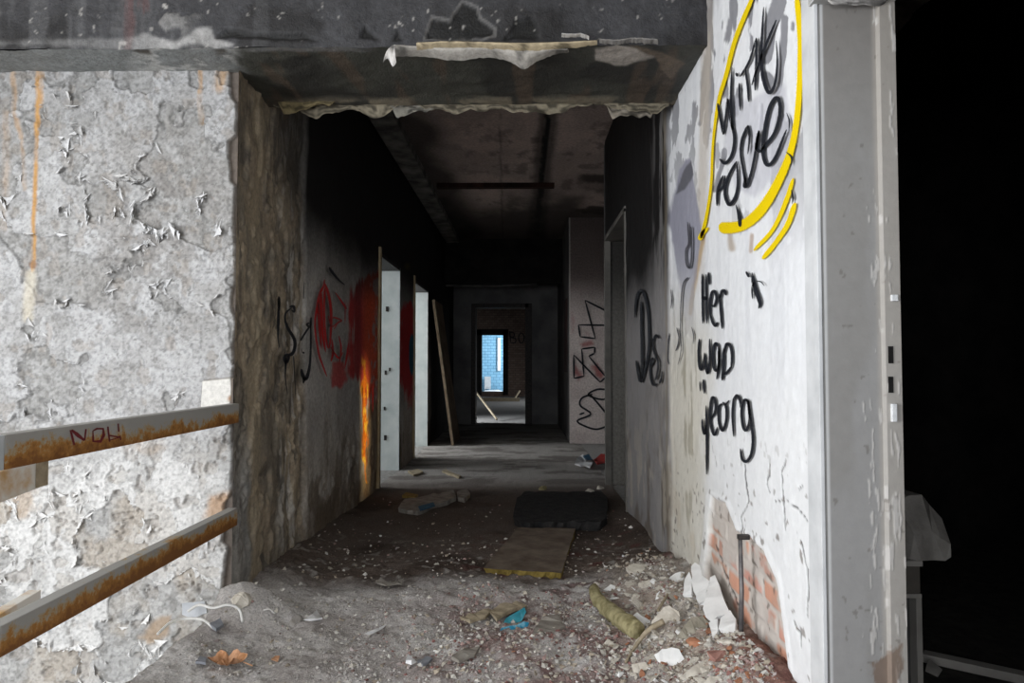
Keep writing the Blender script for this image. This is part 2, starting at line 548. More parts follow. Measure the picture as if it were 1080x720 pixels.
paint = mix(paint, (0.43, 0.425, 0.42), sstep(0.5, 0.66, fbm(x * 8, z * 8, 163, 5)) * (1 - 0.75 * low) * 0.85)
c = c + (paint - c) * (np.clip(on1 * (0.55 + 0.45 * on2) + 0.28 * on2 * on3, 0, 1))[:, None]
c = mix(c, (0.33, 0.315, 0.30), np.clip(grey, 0, 1) * sstep(0.42, 0.58, fbm(x * 13, z * 13, 164, 4)) * 0.75)
c = mix(c, (0.22, 0.205, 0.195), np.clip(grey, 0, 1) ** 3 * sstep(0.5, 0.6, fbm(x * 20, z * 20, 168, 4)) * 0.7)
c = mix(c, (0.34, 0.30, 0.26), pit * 0.4)
c = mix(c, (0.36, 0.24, 0.13), low * sstep(0.68, 0.78, fbm(x * 4.2, z * 4.2, 165, 4)) * 0.55)
hf = fbm(x * 85, z * 85, 166, 3, 0.6)
c = c * (0.70 + 0.30 * sstep(0.25, 0.55, hf))[:, None]
c = mix(c, (0.17, 0.165, 0.155), sstep(0.70, 0.78, fbm(x * 55, z * 62, 167, 3)) * (0.35 + 0.5 * np.clip(grey, 0, 1)) * (1 - .4 * low))
shade = (0.80 + 0.16 * low - 0.10 * top)  # light gradient up the wall, multiplied into the colour
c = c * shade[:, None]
c = c * (1 - 0.28 * sstep(0.020, 0.0, np.abs(n1 - T1 + 0.012)) * (1 - 0.4 * low))[:, None]  # shade along the torn flake edges, painted in
# rust runs below the beam
for pts, wd, st in (([(42, 66), (40, 140), (38, 210), (36, 285)], 5.0, 1.0), ([(46, 66), (43, 110)], 8, .8), ([(14, 66), (16, 115), (23, 145)], 6, .45), ([(212, 66), (212, 98)], 4.5, .8),
                    ([(236, 70), (232, 92)], 14, .5), ([(8, 120), (5, 240)], 9, .25), ([(24, 150), (28, 200)], 5, .3), ([(212, 98), (213, 130)], 6, .35)):
    d = line_d(px + 2.5 * (fbm(z * 16, x * 4, 171, 3) - 0.5), py, pts)
    mk = sstep(wd * 0.75, wd * 0.12, d)
    c = mix(c, (0.44, 0.25, 0.095), mk * st * (0.45 + 0.55 * sstep(0.35, 0.6, fbm(x * 50, z * 9, 172, 3))))
c = mix(c, (0.55, 0.50, 0.40), 0.6 * sstep(9, 2, line_d(px, py, [(34, 290), (31, 335)])))
c = mix(c, (0.20, 0.085, 0.03), sstep(6, 3, np.hypot(px - 36, py - 279)) * 0.5)
# patches by the rail ends
sd = poly_sd(px, py, [(216, 402), (256, 398), (256, 428), (214, 432)])
pm = sstep(1.5, 0.0, sd)
P[:, 1] = P[:, 1] * (1 - pm) + (YW - 0.022 + 0.0 * x) * pm
c = mix(c, (0.60, 0.585, 0.555), pm); c = mix(c, (0.18, 0.16, 0.14), sstep(1.4, .3, np.abs(sd - 1)) * .6)
c = mix(c, (0.27, 0.12, 0.03), sstep(6, 2, np.hypot((px - 248) / 1.3, py - 420)) * 0.9)
sd = poly_sd(px, py, [(218, 545), (222, 522), (250, 516), (252, 545), (240, 560)])
c = mix(c, (0.47, 0.30, 0.18), sstep(5, -5, sd + 6 * (fbm(x * 18, z * 18, 181, 3) - 0.5)) * 0.75)
sd = poly_sd(px, py, [(148, 672), (170, 650), (182, 648), (176, 668), (160, 678)])
c = mix(c, (0.33, 0.24, 0.16), sstep(4, -3, sd + 8 * (fbm(x * 18, z * 18, 182, 3) - 0.5)) * 0.8)
c = mix(c, (0.12, 0.10, 0.085), ed)
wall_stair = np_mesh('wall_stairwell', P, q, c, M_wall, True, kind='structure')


def curl_flakes(name, cand, gx, gz, size, seed, parent, cols):
    """paint lifting in curled scales along the torn edges; cand = x, y, z of the roots, g = uphill direction into the sound paint"""
    rg = np.random.default_rng(seed)
    n = len(cand[0]); NS, NT = 7, 5
    s_ = np.linspace(-1, 1, NS)[None, :, None]; t_ = np.linspace(0, 1, NT)[None, None, :]
    w = (size[0] + (size[1] - size[0]) * rg.random(n) ** 2)[:, None, None]; ln = w * rg.uniform(0.5, 1.3, (n, 1, 1))
    jag = rg.uniform(0.35, 1.0, (n, NS, 1)) * (1 - 0.75 * s_ ** 2)
    cu = rg.uniform(0.5, 1.6, (n, 1, 1))
    th = cu * t_
    out = ln * jag * np.sin(th) / np.maximum(cu, .1); up = ln * jag * (1 - np.cos(th)) / np.maximum(cu, .1) * 1.3 + 0.004 + 0.002 * rg.random((n, NS, 1))
    sl = s_ * w * (1 - 0.25 * t_) + 0 * t_
    tx, tz = -gz[:, None, None], gx[:, None, None]
    X = cand[0][:, None, None] + tx * sl - gx[:, None, None] * (out - 0.25 * w)
    Zz = cand[2][:, None, None] + tz * sl - gz[:, None, None] * (out - 0.25 * w)
    Y = cand[1][:, None, None] - up
    V = np.stack([X, Y + 0 * X, Zz], -1).reshape(-1, 3)
    idx = np.arange(n * NS * NT).reshape(n, NS, NT)
    q = np.stack([idx[:, :-1, :-1], idx[:, 1:, :-1], idx[:, 1:, 1:], idx[:, :-1, 1:]], -1).reshape(-1, 4)
    c = np.repeat(cols, NS * NT, 0) * np.tile((1.08 - 0.10 * np.broadcast_to(t_, (1, NS, NT))).ravel(), n)[:, None]
    return np_mesh(name, V, q, c, M_wall, True, parent=parent, kind='stuff', label='curled scales of peeling white paint')


nz_ = len(vs)
E1 = (n1 - T1).reshape(len(us), nz_); G0 = np.gradient(E1, us, axis=0).ravel(); G1 = np.gradient(E1, vs, axis=1).ravel()
E2 = (n2 - T2).reshape(len(us), nz_); G2 = np.gradient(E2, us, axis=0).ravel(); G3 = np.gradient(E2, vs, axis=1).ravel()
rg_ = np.random.default_rng(19)
ok = (x > -2.4) & (x < XL - 0.06) & (z > -0.45) & (z < 2.25)
sel = []
for e, ga, gb, pr in ((E1.ravel(), G0, G1, 0.030 * (0.3 + low + 1.2 * np.clip(grey, 0, 1) + 0.5 * sstep(150, 240, py))), (E2.ravel(), G2, G3, 0.012 * (0.05 + low + 0.5 * np.clip(grey, 0, 1)))):
    k = np.where(ok & (np.abs(e) < 0.006) & (rg_.random(len(x)) < pr * 5 * (0.15 + 1.6 * sstep(0.42, 0.6, fbm(x * 4, z * 4, 191, 3)))) & (gb > -0.6 * np.hypot(ga, gb)))[0]
    sel.append((k, ga[k], gb[k]))
k = np.concatenate([a[0] for a in sel]); gx_ = np.concatenate([a[1] for a in sel]); gz_ = np.concatenate([a[2] for a in sel])
L_ = np.hypot(gx_, gz_) + 1e-6
print('flakes', len(k))
curl_flakes('paint_flakes', (x[k], P[k, 1], z[k]), gx_ / L_, gz_ / L_, (0.006, 0.034), 23, wall_stair, np.clip(paint[k] * 1.05, 0, 1))

# ---- corridor wall on the left, two doorways
D1 = (5.88, 6.87, 2.03); D2 = (7.76, 8.91, 2.03)
us = steps((YW - 0.012, 3.9, 0.007), (3.9, 5.88, 0.011), (5.88, 6.87, 0.05), (6.87, 7.76, 0.015), (7.76, 8.91, 0.05), (8.91, YE, 0.05))
vs = steps((-0.05, 2.03, 0.010), (2.03, ZC, 0.03))
y, z, q, yc, zc = grid(us, vs)
keep = ~(((yc > D1[0]) & (yc < D1[1]) & (zc < D1[2])) | ((yc > D2[0]) & (yc < D2[1]) & (zc < D2[2])))
q = q[keep]
P0 = np.stack([np.full_like(y, XL), y, z], -1)
px, py = proj(P0)
pil = sstep(3.92, 3.82, y + 0.10 * (fbm(z * 2.5, y * 0, 201, 3) - 0.5))       # bare masonry pier at the corner
nA = fbm(y * 2.2, z * 2.2, 202, 5, 0.55); nB = fbm(y * 9, z * 4, 203, 4)
lowm = sstep(0.95, 0.3, z + 0.5 * (nA - 0.5))
hh = 0.018 * (nA - 0.5) + 0.010 * (nB - 0.5) * (0.4 + lowm) + 0.004 * (fbm(y * 40, z * 40, 204, 3) - 0.5)
hh = hh - 0.016 * pil * sstep(0.4, 0.6, fbm(y * 9, z * 6, 205, 5, .6)) + 0.012 * (1 - pil)
flk = sstep(0.5, 0.52, nA + 0.25 * (nB - 0.5)) * lowm
hh = hh + 0.008 * flk
hh = hh * sstep(YW - 0.012, YW + 0.05, y)
P = P0.copy(); P[:, 0] = XL + hh
c = np.tile([0.47, 0.45, 0.425], (len(y), 1))
c = mix(c, (0.33, 0.31, 0.29), sstep(0.45, 0.65, fbm(y * 3, z * 3, 206, 4)) * 0.6)
c = mix(c, (0.36, 0.31, 0.25), lowm * 0.7)
c = mix(c, (0.56, 0.53, 0.49), flk * sstep(0.45, 0.6, fbm(y * 18, z * 7, 207, 4)) * 0.8)
c = mix(c, (0.17, 0.135, 0.10), lowm * sstep(0.5, 0.62, fbm(y * 7 + 3, z * 3.5, 208, 4)) * 0.75)
c = mix(c, (0.14, 0.10, 0.065), sstep(0.35, 0.1, z) * 0.6)
# corner pier: streaked ochre-grey render
pc = np.tile([0.33, 0.27, 0.20], (len(y), 1))
pc = mix(pc, (0.19, 0.17, 0.14), sstep(0.42, 0.62, fbm(y * 6, z * 4.5, 209, 6, .62)) * 0.8)
pc = mix(pc, (0.50, 0.42, 0.31), sstep(0.54, 0.70, fbm(y * 9 + 7, z * 3.2, 210, 6, .65)) * 0.6)
pc = mix(pc, (0.62, 0.60, 0.57), sstep(3.45, 3.6, y) * sstep(0.55, 0.68, fbm(y * 24, z * 5, 211, 4)) * 0.7)
pc = mix(pc, (0.06, 0.055, 0.05), sstep(1.7, 2.1, z) * sstep(3.3, 3.7, y) * .85)
pc = mix(pc, (0.27, 0.27, 0.265), sstep(1.0, 0.5, z) * sstep(3.16, 3.10, y) * 0.8)
c = c + (pc - c) * pil[:, None]
c = mix(c, (0.10, 0.09, 0.08), pil * sstep(0.58, 0.70, fbm(y * 16, z * 9, 213, 5, .6)) * 0.7)
c = mix(c, (0.40, 0.33, 0.23), pil * sstep(0.09, 0.03, np.abs(y - 3.20 - 0.05 * (nB - .5))) * 0.5)
# soot climbing to the ceiling
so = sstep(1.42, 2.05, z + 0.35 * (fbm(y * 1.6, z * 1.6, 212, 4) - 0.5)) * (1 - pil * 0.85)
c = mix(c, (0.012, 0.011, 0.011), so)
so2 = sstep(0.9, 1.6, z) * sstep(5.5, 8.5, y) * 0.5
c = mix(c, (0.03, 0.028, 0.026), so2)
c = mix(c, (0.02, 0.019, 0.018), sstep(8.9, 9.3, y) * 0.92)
# red sprayed field and the orange edge, its sunlit glow painted in
nn = fbm(y * 6, z * 6, 221, 4); drip = fbm(y * 22, z * 1.2, 222, 3)
sd = poly_sd(px, py, [(363, 322), (371, 302), (382, 293), (392, 286), (401, 284), (401, 408), (397, 425), (391, 432), (385, 415), (379, 402), (371, 398), (366, 388), (369, 355)])
rm = sstep(3, -3, sd + 13 * (nn - 0.5) + 10 * (drip - 0.5))
rm = rm * (1 - 0.75 * sstep(0.56, 0.66, fbm(y * 9 + 5, z * 7, 223, 4)) * sstep(386, 390, px))
red = mix(np.tile([0.50, 0.02, 0.02], (len(y), 1)), (0.75, 0.08, 0.015), sstep(378, 386, px))
red = mix(red, (0.26, 0.01, 0.014), sstep(368, 374, px) * sstep(381, 377, px) * 0.7)
red = mix(red, (0.05, 0.010, 0.008), sstep(325, 295, py) * 0.75)
c = c + (red - c) * (rm * (0.95 - 0.1 * drip))[:, None]
sd = poly_sd(px, py, [(348, 398), (350, 384), (359, 383), (361, 400), (357, 409), (349, 407)])
c = mix(c, (0.48, 0.025, 0.025), sstep(3, -1, sd + 8 * (nn - 0.5)) * 0.8)
bare = poly_sd(px, py, [(386, 432), (401, 415), (402, 530), (381, 530), (381, 470)])
c = mix(c, (0.34, 0.26, 0.17), sstep(2, -2, bare + 6 * (nn - 0.5)) * 0.8)
c = mix(c, (0.16, 0.09, 0.05), sstep(2, -2, bare + 6 * (nn - 0.5)) * sstep(0.5, 0.6, fbm(y * 15, z * 9, 224, 3)) * 0.6)
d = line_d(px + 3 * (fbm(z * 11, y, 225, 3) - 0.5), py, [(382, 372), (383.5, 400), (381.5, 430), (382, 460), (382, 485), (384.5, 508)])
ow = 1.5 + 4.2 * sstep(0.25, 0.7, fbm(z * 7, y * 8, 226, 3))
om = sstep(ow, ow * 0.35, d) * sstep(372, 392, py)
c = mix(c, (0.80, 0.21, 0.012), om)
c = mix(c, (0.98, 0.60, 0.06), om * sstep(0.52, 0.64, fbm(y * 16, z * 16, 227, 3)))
c = mix(c, (0.36, 0.24, 0.12), sstep(5.79, 5.81, y) * sstep(5.9, 5.88, y) * 0.7 * sstep(1.9, 1.5, z))
# strip between the doorways
sd = poly_sd(px, py, [(421, 332), (427, 318), (435, 322), (436, 428), (431, 432), (424, 412), (421, 405)])
c = mix(c, (0.50, 0.016, 0.02), sstep(2, -1.5, sd + 8 * (nn - 0.5) + 5 * (drip - .5)) * 0.95)
sd = np.hypot((px - 433) / 3.2, (py - 374) / 22.0)
c = mix(c, (0.02, 0.11, 0.17), sstep(1.1, 0.9, sd))
c = mix(c, (0.42, 0.36, 0.30), sstep(6.85, 6.95, y) * sstep(7.8, 7.6, y) * sstep(0.9, 0.4, z) * sstep(.4, .6, nn) * .8)
c = mix(c, (0.10, 0.09, 0.03), sstep(5, 1, np.hypot(px - 428, py - 281)) * 0.8)
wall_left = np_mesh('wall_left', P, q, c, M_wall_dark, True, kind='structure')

# ---- right wall (near white part, beam, sooted corridor part) with a doorway
DR = (4.86, 6.07, 2.17)
us = steps((YP, 1.83, 0.01), (1.83, 3.7, 0.0055), (3.7, 4.86, 0.010), (4.86, 6.07, 0.05))
vs = steps((-0.05, 0.9, 0.006), (0.9, 2.17, 0.006), (2.17, ZC, 0.015))
y, z, q, yc, zc = grid(us, vs)
q = q[~((yc > DR[0]) & (zc < DR[2]))]
P0 = np.stack([np.full_like(y, XR), y, z], -1)
px, py = proj(P0)
nA = fbm(y * 2.6, z * 2.6, 301, 5, 0.55); nB = fbm(y * 10, z * 7, 302, 4); st = fbm(y * 18, z * 1.3, 303, 4)
far = sstep(3.42, 3.50, y + 0.05 * (fbm(z * 4, y * 0, 304, 3) - 0.5))
hh = 0.006 * (nA - 0.5) + 0.003 * (fbm(y * 30, z * 30, 305, 3) - 0.5)
c = np.tile([0.74, 0.75, 0.77], (len(y), 1))
c = mix(c, (0.62, 0.63, 0.66), sstep(0.45, 0.62, st) * 0.4)
c = mix(c, (0.78, 0.785, 0.79), sstep(350, 470, py) * 0.7)
# upper grey patches where the white coat has gone
up = sstep(330, 60, py)
pt = nA * 0.6 + nB * 0.4
gone = sstep(-.008, .008, pt - (0.60 - 0.10 * up)) * up * sstep(0.0, 0.25, up)
for pts, r in (([(772, 12), (766, 42)], 4), ([(822, 2), (812, 30), (806, 60)], 8), ([(826, 20), (824, 60), (818, 98), (808, 80)], 5), ([(835, 24), (835, 31)], 2.5), ([(763, 160), (757, 188), (754, 200)], 4),
                ([(780, 95), (774, 118)], 4), ([(746, 60), (742, 90), (738, 130)], 3.2), ([(734, 30), (738, 55)], 3)):
    gone = np.maximum(gone, sstep(r, r - 1.2, line_d(px, py, pts) + 7 * (nB - 0.5)))
c = mix(c, (0.20, 0.20, 0.22), gone * 0.9); hh = hh - 0.0025 * gone
sd = poly_sd(px, py, [(766, 100), (792, 108), (815, 92), (826, 88), (832, 120), (832, 160), (812, 190), (796, 208), (776, 200), (764, 150)])
c = mix(c, (0.50, 0.50, 0.55), sstep(3, -3, sd + 10 * (nB - 0.5)) * 0.7)
# vertical stained strip beside the beam
strip = sstep(9, 3, np.abs(px - (746 - 0.03 * py) + 6 * (st - 0.5) + 4 * (nB - .5))) * sstep(330, 250, py)
c = mix(c, (0.50, 0.44, 0.37), strip * 0.65)
c = mix(c, (0.42, 0.27, 0.11), sstep(4, 1, line_d(px + 3 * (nB - .5), py, [(742, 250), (735, 285), (727, 330)])) * 0.7)
c = mix(c, (0.30, 0.20, 0.10), sstep(5, 1, line_d(px + 5 * (nB - .5), py, [(770, 246), (772, 262)])) * 0.6)
c = mix(c, (0.30, 0.16, 0.07), sstep(3, 1, line_d(px, py, [(793, 248), (792, 265)])) * 0.6)
# violet-grey bare tongue
sd = poly_sd(px, py, [(714, 178), (721, 170), (728, 166), (731, 190), (737, 232), (740, 246), (733, 300), (731, 360), (722, 352), (712, 280), (706, 235)])
tg = sstep(1.5, -1.5, sd + 7 * (nB - 0.5))
c = mix(c, (0.30, 0.30, 0.36), tg * (1 - 0.5 * sstep(250, 340, py))); hh = hh - 0.003 * tg
tg = sstep(1.2, -1.2, poly_sd(px, py, [(712, 205), (718, 182), (729, 168), (731, 184), (722, 200)]) + 4 * (nB - 0.5))
c = mix(c, (0.13, 0.13, 0.15), tg)
# lower weathered band by the corner
wb = sstep(764, 728, px + 22 * (nB - 0.5)) * sstep(280, 400, py)
c = mix(c, (0.62, 0.585, 0.50), wb * 0.85)
c = mix(c, (0.36, 0.33, 0.26), wb * sstep(0.56, 0.66, st * .6 + nB * .4) * 0.8)
hh = hh + 0.010 * wb * (nB - 0.5)
c = mix(c, (0.50, 0.41, 0.30), sstep(0.62, 0.7, nA) * sstep(430, 560, py) * 0.35)
# bare brick at the foot
brk = poly_sd(px, py, [(750, 522), (764, 532), (776, 560), (790, 566), (806, 582), (818, 612), (823, 650), (829, 695), (834, 730), (770, 735), (742, 612), (748, 560)])
bm_ = sstep(1.6, -1.6, brk + 5 * (nB - 0.5))
row = np.floor(z / 0.077); fy = y / 0.245 + 0.5 * (row % 2); bid = _h(np.floor(fy), row, 5)
mort = np.maximum(sstep(0.07, 0.03, np.minimum(fy % 1, 1 - fy % 1)), sstep(0.17, 0.08, np.minimum((z / 0.077) % 1, 1 - (z / 0.077) % 1)))
bc = mix(np.tile([0.62, 0.33, 0.22], (len(y), 1)), (0.58, 0.30, 0.25), bid)
bc = mix(bc, (0.42, 0.28, 0.22), sstep(0.5, 0.65, nB) * 0.6)
smear = np.clip(mort + sstep(0.34, 0.48, fbm(y * 7 + 2, z * 9, 311, 4) + 0.20 * (bid - 0.45) + 0.03 - 0.16 * sstep(14, 4, line_d(px, py, [(750, 570), (766, 615), (786, 662)]))), 0, 1)
bc = mix(bc, (0.54, 0.50, 0.46), smear * 0.95)
c = c + (bc - c) * bm_[:, None]
rim = sstep(4.0, 1.0, np.abs(brk + 5 * (nB - 0.5) - 3))
c = mix(c, (0.84, 0.845, 0.85), rim * 0.6 * (1 - bm_))
hh = hh + bm_ * (-0.016 + 0.004 * (1 - mort) + 0.008 * (nB - 0.5)) + 0.003 * rim * (1 - bm_)
# cracks
crk = np.zeros_like(y)
for pts in ([(812, 490), (811, 500), (809, 512), (812, 520)], [(829, 484), (824, 500), (825, 530), (828, 558)], [(817, 528), (828, 528), (842, 538), (852, 549)], [(783, 566), (781, 545), (790, 530), (787, 510), (785, 490)],
            [(842, 516), (846, 512)], [(844, 570), (850, 590), (853, 620), (851, 650)], [(838, 655), (844, 668), (845, 682)], [(752, 575), (757, 592), (764, 610), (776, 640), (782, 665)]):
    crk = np.maximum(crk, sstep(0.95, 0.35, line_d(px + 4 * (fbm(y * 24, z * 24, 322, 3) - .5), py + 4 * (nB - 0.5), pts)))
c = mix(c, (0.055, 0.05, 0.048), crk * 0.85); hh = hh - 0.004 * crk
sp_ = sstep(0.785, 0.81, fbm(y * 30, z * 30, 321, 2)) * sstep(420, 560, py)
c = mix(c, (0.15, 0.12, 0.10), sp_ * 0.7)
# corridor side: grey distemper, soot, stained lower edge
fc = np.tile([0.25, 0.24, 0.24], (len(y), 1))
fc = mix(fc, (0.36, 0.34, 0.31), sstep(0.50, 0.62, fbm(y * 14, z * 4, 331, 4)) * sstep(3.9, 3.5, y) * 0.8)
fc = mix(fc, (0.13, 0.11, 0.09), sstep(0.45, 0.62, fbm(y * 5, z * 3, 334, 4)) * sstep(1.2, 0.4, z) * 0.85)
fc = mix(fc, (0.42, 0.38, 0.32), sstep(0.50, 0.62, nB) * sstep(0.9, 0.3, z) * 0.6)
fs = sstep(1.2, 1.72, z + 0.3 * (nA - 0.5)) * (1 - 0.55 * sstep(0.5, 0.64, fbm(y * 16, z * 3.5, 332, 4)) * sstep(4.0, 3.6, y))
fc = mix(fc, (0.010, 0.009, 0.009), fs)
fc = mix(fc, (0.20, 0.17, 0.13), sstep(0.05, 0.01, np.abs(y - 3.52 + 0.06 * (st - 0.5))) * 0.6)
c = c + (fc - c) * far[:, None]
hh = hh * (1 - far) + far * (0.010 + 0.010 * (nB - 0.5) + 0.012 * (fbm(y * 12, z * 2, 333, 4) - 0.5) * sstep(4.2, 3.5, y))
# darker where the wall meets the beam
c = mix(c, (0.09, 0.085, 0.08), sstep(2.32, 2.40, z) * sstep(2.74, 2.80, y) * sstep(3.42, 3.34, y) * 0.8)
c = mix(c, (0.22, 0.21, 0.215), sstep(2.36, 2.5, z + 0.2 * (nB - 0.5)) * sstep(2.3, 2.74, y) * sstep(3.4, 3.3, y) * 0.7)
P = P0.copy(); P[:, 0] = XR - hh * sstep(YP, 1.84, y)
wall_right = np_mesh('wall_right', P, q, c, M_rwall, True, kind='structure')


def cat_mesh(parts):
    Ps, qs, cs, k = [], [], [], 0
    for P, q, c in parts:
        Ps.append(P); qs.append(q + k); cs.append(c); k += len(P)
    return np.concatenate(Ps), np.concatenate(qs), np.concatenate(cs)


# ---- downstand beam over the corridor mouth
parts = []
us = steps((-3.6, -2.3, 0.05), (-2.3, XR + 0.02, 0.0075)); vs = steps((ZS, 2.80, 0.0075), (2.80, 3.3, 0.03))
x, z, q, _, _ = grid(us, vs)
P = np.stack([x, np.full_like(x, YB0), z], -1); px, py = proj(P)
nA = fbm(x * 3, z * 3, 401, 5); nB = fbm(x * 11, z * 9, 402, 4); st = fbm(x * 14, z * 2.0, 403, 4)
c = np.tile([0.050, 0.050, 0.055], (len(x), 1))
c = mix(c, (0.022, 0.021, 0.022), sstep(0.45, 0.62, nA) * 0.8)
c = mix(c, (0.11, 0.11, 0.115), sstep(0.5, 0.66, st) * sstep(380, 200, px) * 0.6)
spk = sstep(0.60, 0.68, nB) * sstep(0.5, 0.7, fbm(x * 4 + 3, z * 4, 404, 3)) * sstep(420, 380, px)
c = mix(c, (0.26, 0.255, 0.25), spk * 0.7)
wp = poly_sd(px, py, [(-10, 44), (125, 40), (150, 36), (185, 44), (208, 26), (222, 28), (226, 40), (252, 48), (-10, 50)])
c = mix(c, (0.38, 0.375, 0.37), sstep(3, -3, wp + 14 * (nB - 0.5)) * (0.35 + 0.65 * sstep(120, 190, px)))
hole = np.zeros_like(x)
for pts in ([(448, 42), (455, 18), (475, 22), (488, 2), (502, 8), (505, 20), (522, 30), (522, 38), (500, 36), (495, 42)], [(532, 42), (545, 22), (562, 18), (568, 30), (568, 42)], [(378, 40), (384, 26), (402, 42)],
            [(226, 40), (240, 28), (270, 36), (320, 36), (332, 42)], [(414, 42), (420, 30), (424, 42)]):
    hole = np.maximum(hole, sstep(1.6, -1.6, poly_sd(px, py, pts) + 6 * (nB - 0.5)))
c = mix(c, (0.008, 0.008, 0.008), hole * 0.92)
c = mix(c, (0.30, 0.29, 0.28), sstep(2.2, .6, np.abs(poly_sd(px, py, [(448, 42), (455, 18), (475, 22), (488, 2), (502, 8), (505, 20), (522, 30), (522, 38)]) + 6 * (nB - 0.5) - 1)) * .35)
c = mix(c, (0.14, 0.035, 0.03), sstep(0.62, 0.7, st) * sstep(120, 140, px) * sstep(200, 180, px) * 0.4)
c = mix(c, (0.55, 0.53, 0.50), sstep(0.80, 0.84, fbm(x * 34, z * 34, 405, 3)) * 0.6)
c = c * (0.72 + 0.5 * (fbm(x * 5, z * 1.4, 407, 5) - 0.5))[:, None]
P[:, 1] += -0.016 * (nB - 0.5) - 0.02 * (nA - 0.5) + 0.012 * hole - 0.006 * spk
P[:, 2] += 0.014 * (fbm(x * 12, z, 406, 4) - 0.5) * sstep(ZS + 0.03, ZS, z)
parts.append((P, q, c))
us2 = us; vs2 = steps((YB0, YB1, 0.012))
x, y, q, _, _ = grid(us2, vs2)
P = np.stack([x, y, np.full_like(x, ZS)], -1); px, py = proj(P)
nA = fbm(x * 3, y * 3, 411, 5); nB = fbm(x * 10, y * 14, 412, 4)
c = np.tile([0.050, 0.050, 0.042], (len(x), 1))
c = mix(c, (0.025, 0.024, 0.022), sstep(0.45, 0.6, nA) * 0.8)
c = mix(c, (0.085, 0.062, 0.045), sstep(0.56, 0.66, fbm(x * 9, y * 2, 413, 3)) * 0.7)
lf = sstep(262, 240, px + 30 * (nB - 0.5))
c = mix(c, (0.20, 0.21, 0.21), lf * 0.9)
c = mix(c, (0.36, 0.36, 0.35), lf * sstep(0.5, 0.6, nB) * sstep(120, 170, px))
c = mix(c, (0.07, 0.06, 0.05), lf * sstep(0.62, 0.68, nA))
c = mix(c, (0.16, 0.16, 0.16), sstep(3, 0, np.abs(py - 50) - 3) * sstep(250, 270, px) * sstep(400, 380, px) * .7)
pm = sstep(1.5, -1.5, poly_sd(px, py, [(628, 52), (650, 47), (668, 50), (690, 58), (692, 61), (672, 63), (660, 69), (648, 69), (640, 65), (628, 62)]) + 3 * (nB - 0.5))
c = mix(c, (0.32, 0.29, 0.26), pm)
pm = sstep(1.5, -1.5, poly_sd(px, py, [(668, 48), (700, 56), (722, 66), (708, 84), (697, 72), (690, 60)]) + 3 * (nB - 0.5))
c = mix(c, (0.13, 0.10, 0.075), pm)
bk = sstep(3.24, 3.32, y + 0.05 * (nB - 0.5))
c = mix(c, (0.17, 0.145, 0.105), bk * sstep(0.42, 0.55, nB) * 0.9)
dz = 0.012 * (nB - 0.5) - 0.012 * bk * (0.5 + nB) + 0.012 * (fbm(x * 12, x * 0 + ZS, 406, 4) - 0.5) * sstep(YB0 + 0.03, YB0, y)
P[:, 2] += dz; P[:, 1] += (0) * y
parts.append((P, q, c))
P, q, c = cat_mesh(parts)
beam = np_mesh('ceiling_beam', P, q, c, M_beam, True, kind='structure')
MB().box(-3.6, XR + 0.2, YB1 - 0.03, YB1 + 0.0, ZS + 0.02, 3.3).box(-3.6, XR + 0.2, YB0 + 0.04, YB1, ZS + 0.05, 3.3).build('beam_core', M_black, kind='structure')

# torn lower lip of the beam's rear edge and paint sheets hanging from its front edge
def ragged(name, x0, x1, y0, z0, depth, seed, col, parent, tilt=0.0, step=0.008, amp=1.0, **kw):
    us = steps((x0, x1, step)); vs = np.linspace(0, 1, 7)
    X, V, q, _, _ = grid(us, vs)
    D = depth * amp * (0.25 + 1.5 * np.clip(fbm(X * 7, X * 0 + seed, seed, 4) - 0.25, 0, 1)) * np.minimum(1, np.minimum((X - x0), (x1 - X)) / 0.03 + 0.15)
    P = np.stack([X, y0 + tilt * V * D + 0.03 * (fbm(X * 12, V * 3, seed + 1, 3) - 0.5), z0 - V * D], -1)
    n = fbm(X * 20, V * 6, seed + 2, 3)
    c = mix(np.tile(col, (len(X), 1)), np.asarray(col) * 0.3, sstep(0.45, 0.62, n))
    return np_mesh(name, P, q, c, M_wall_dark, True, parent=parent, **kw)


ragged('torn_plaster_edge', XL, XR - 0.01, YB1 - 0.02, ZS + 0.005, 0.07, 431, (0.19, 0.165, 0.12), beam)
ragged('torn_plaster_flap', 0.42, 0.66, YB1 - 0.01, ZS - 0.01, 0.14, 437, (0.21, 0.185, 0.15), beam)
ragged('torn_plaster_flap', -0.65, -0.35, YB1 - 0.015, ZS - 0.01, 0.075, 439, (0.18, 0.17, 0.145), beam)
ragged('torn_plaster_flap', -1.2, -0.92, YB1 - 0.06, ZS - 0.005, 0.06, 441, (0.17, 0.135, 0.07), beam)


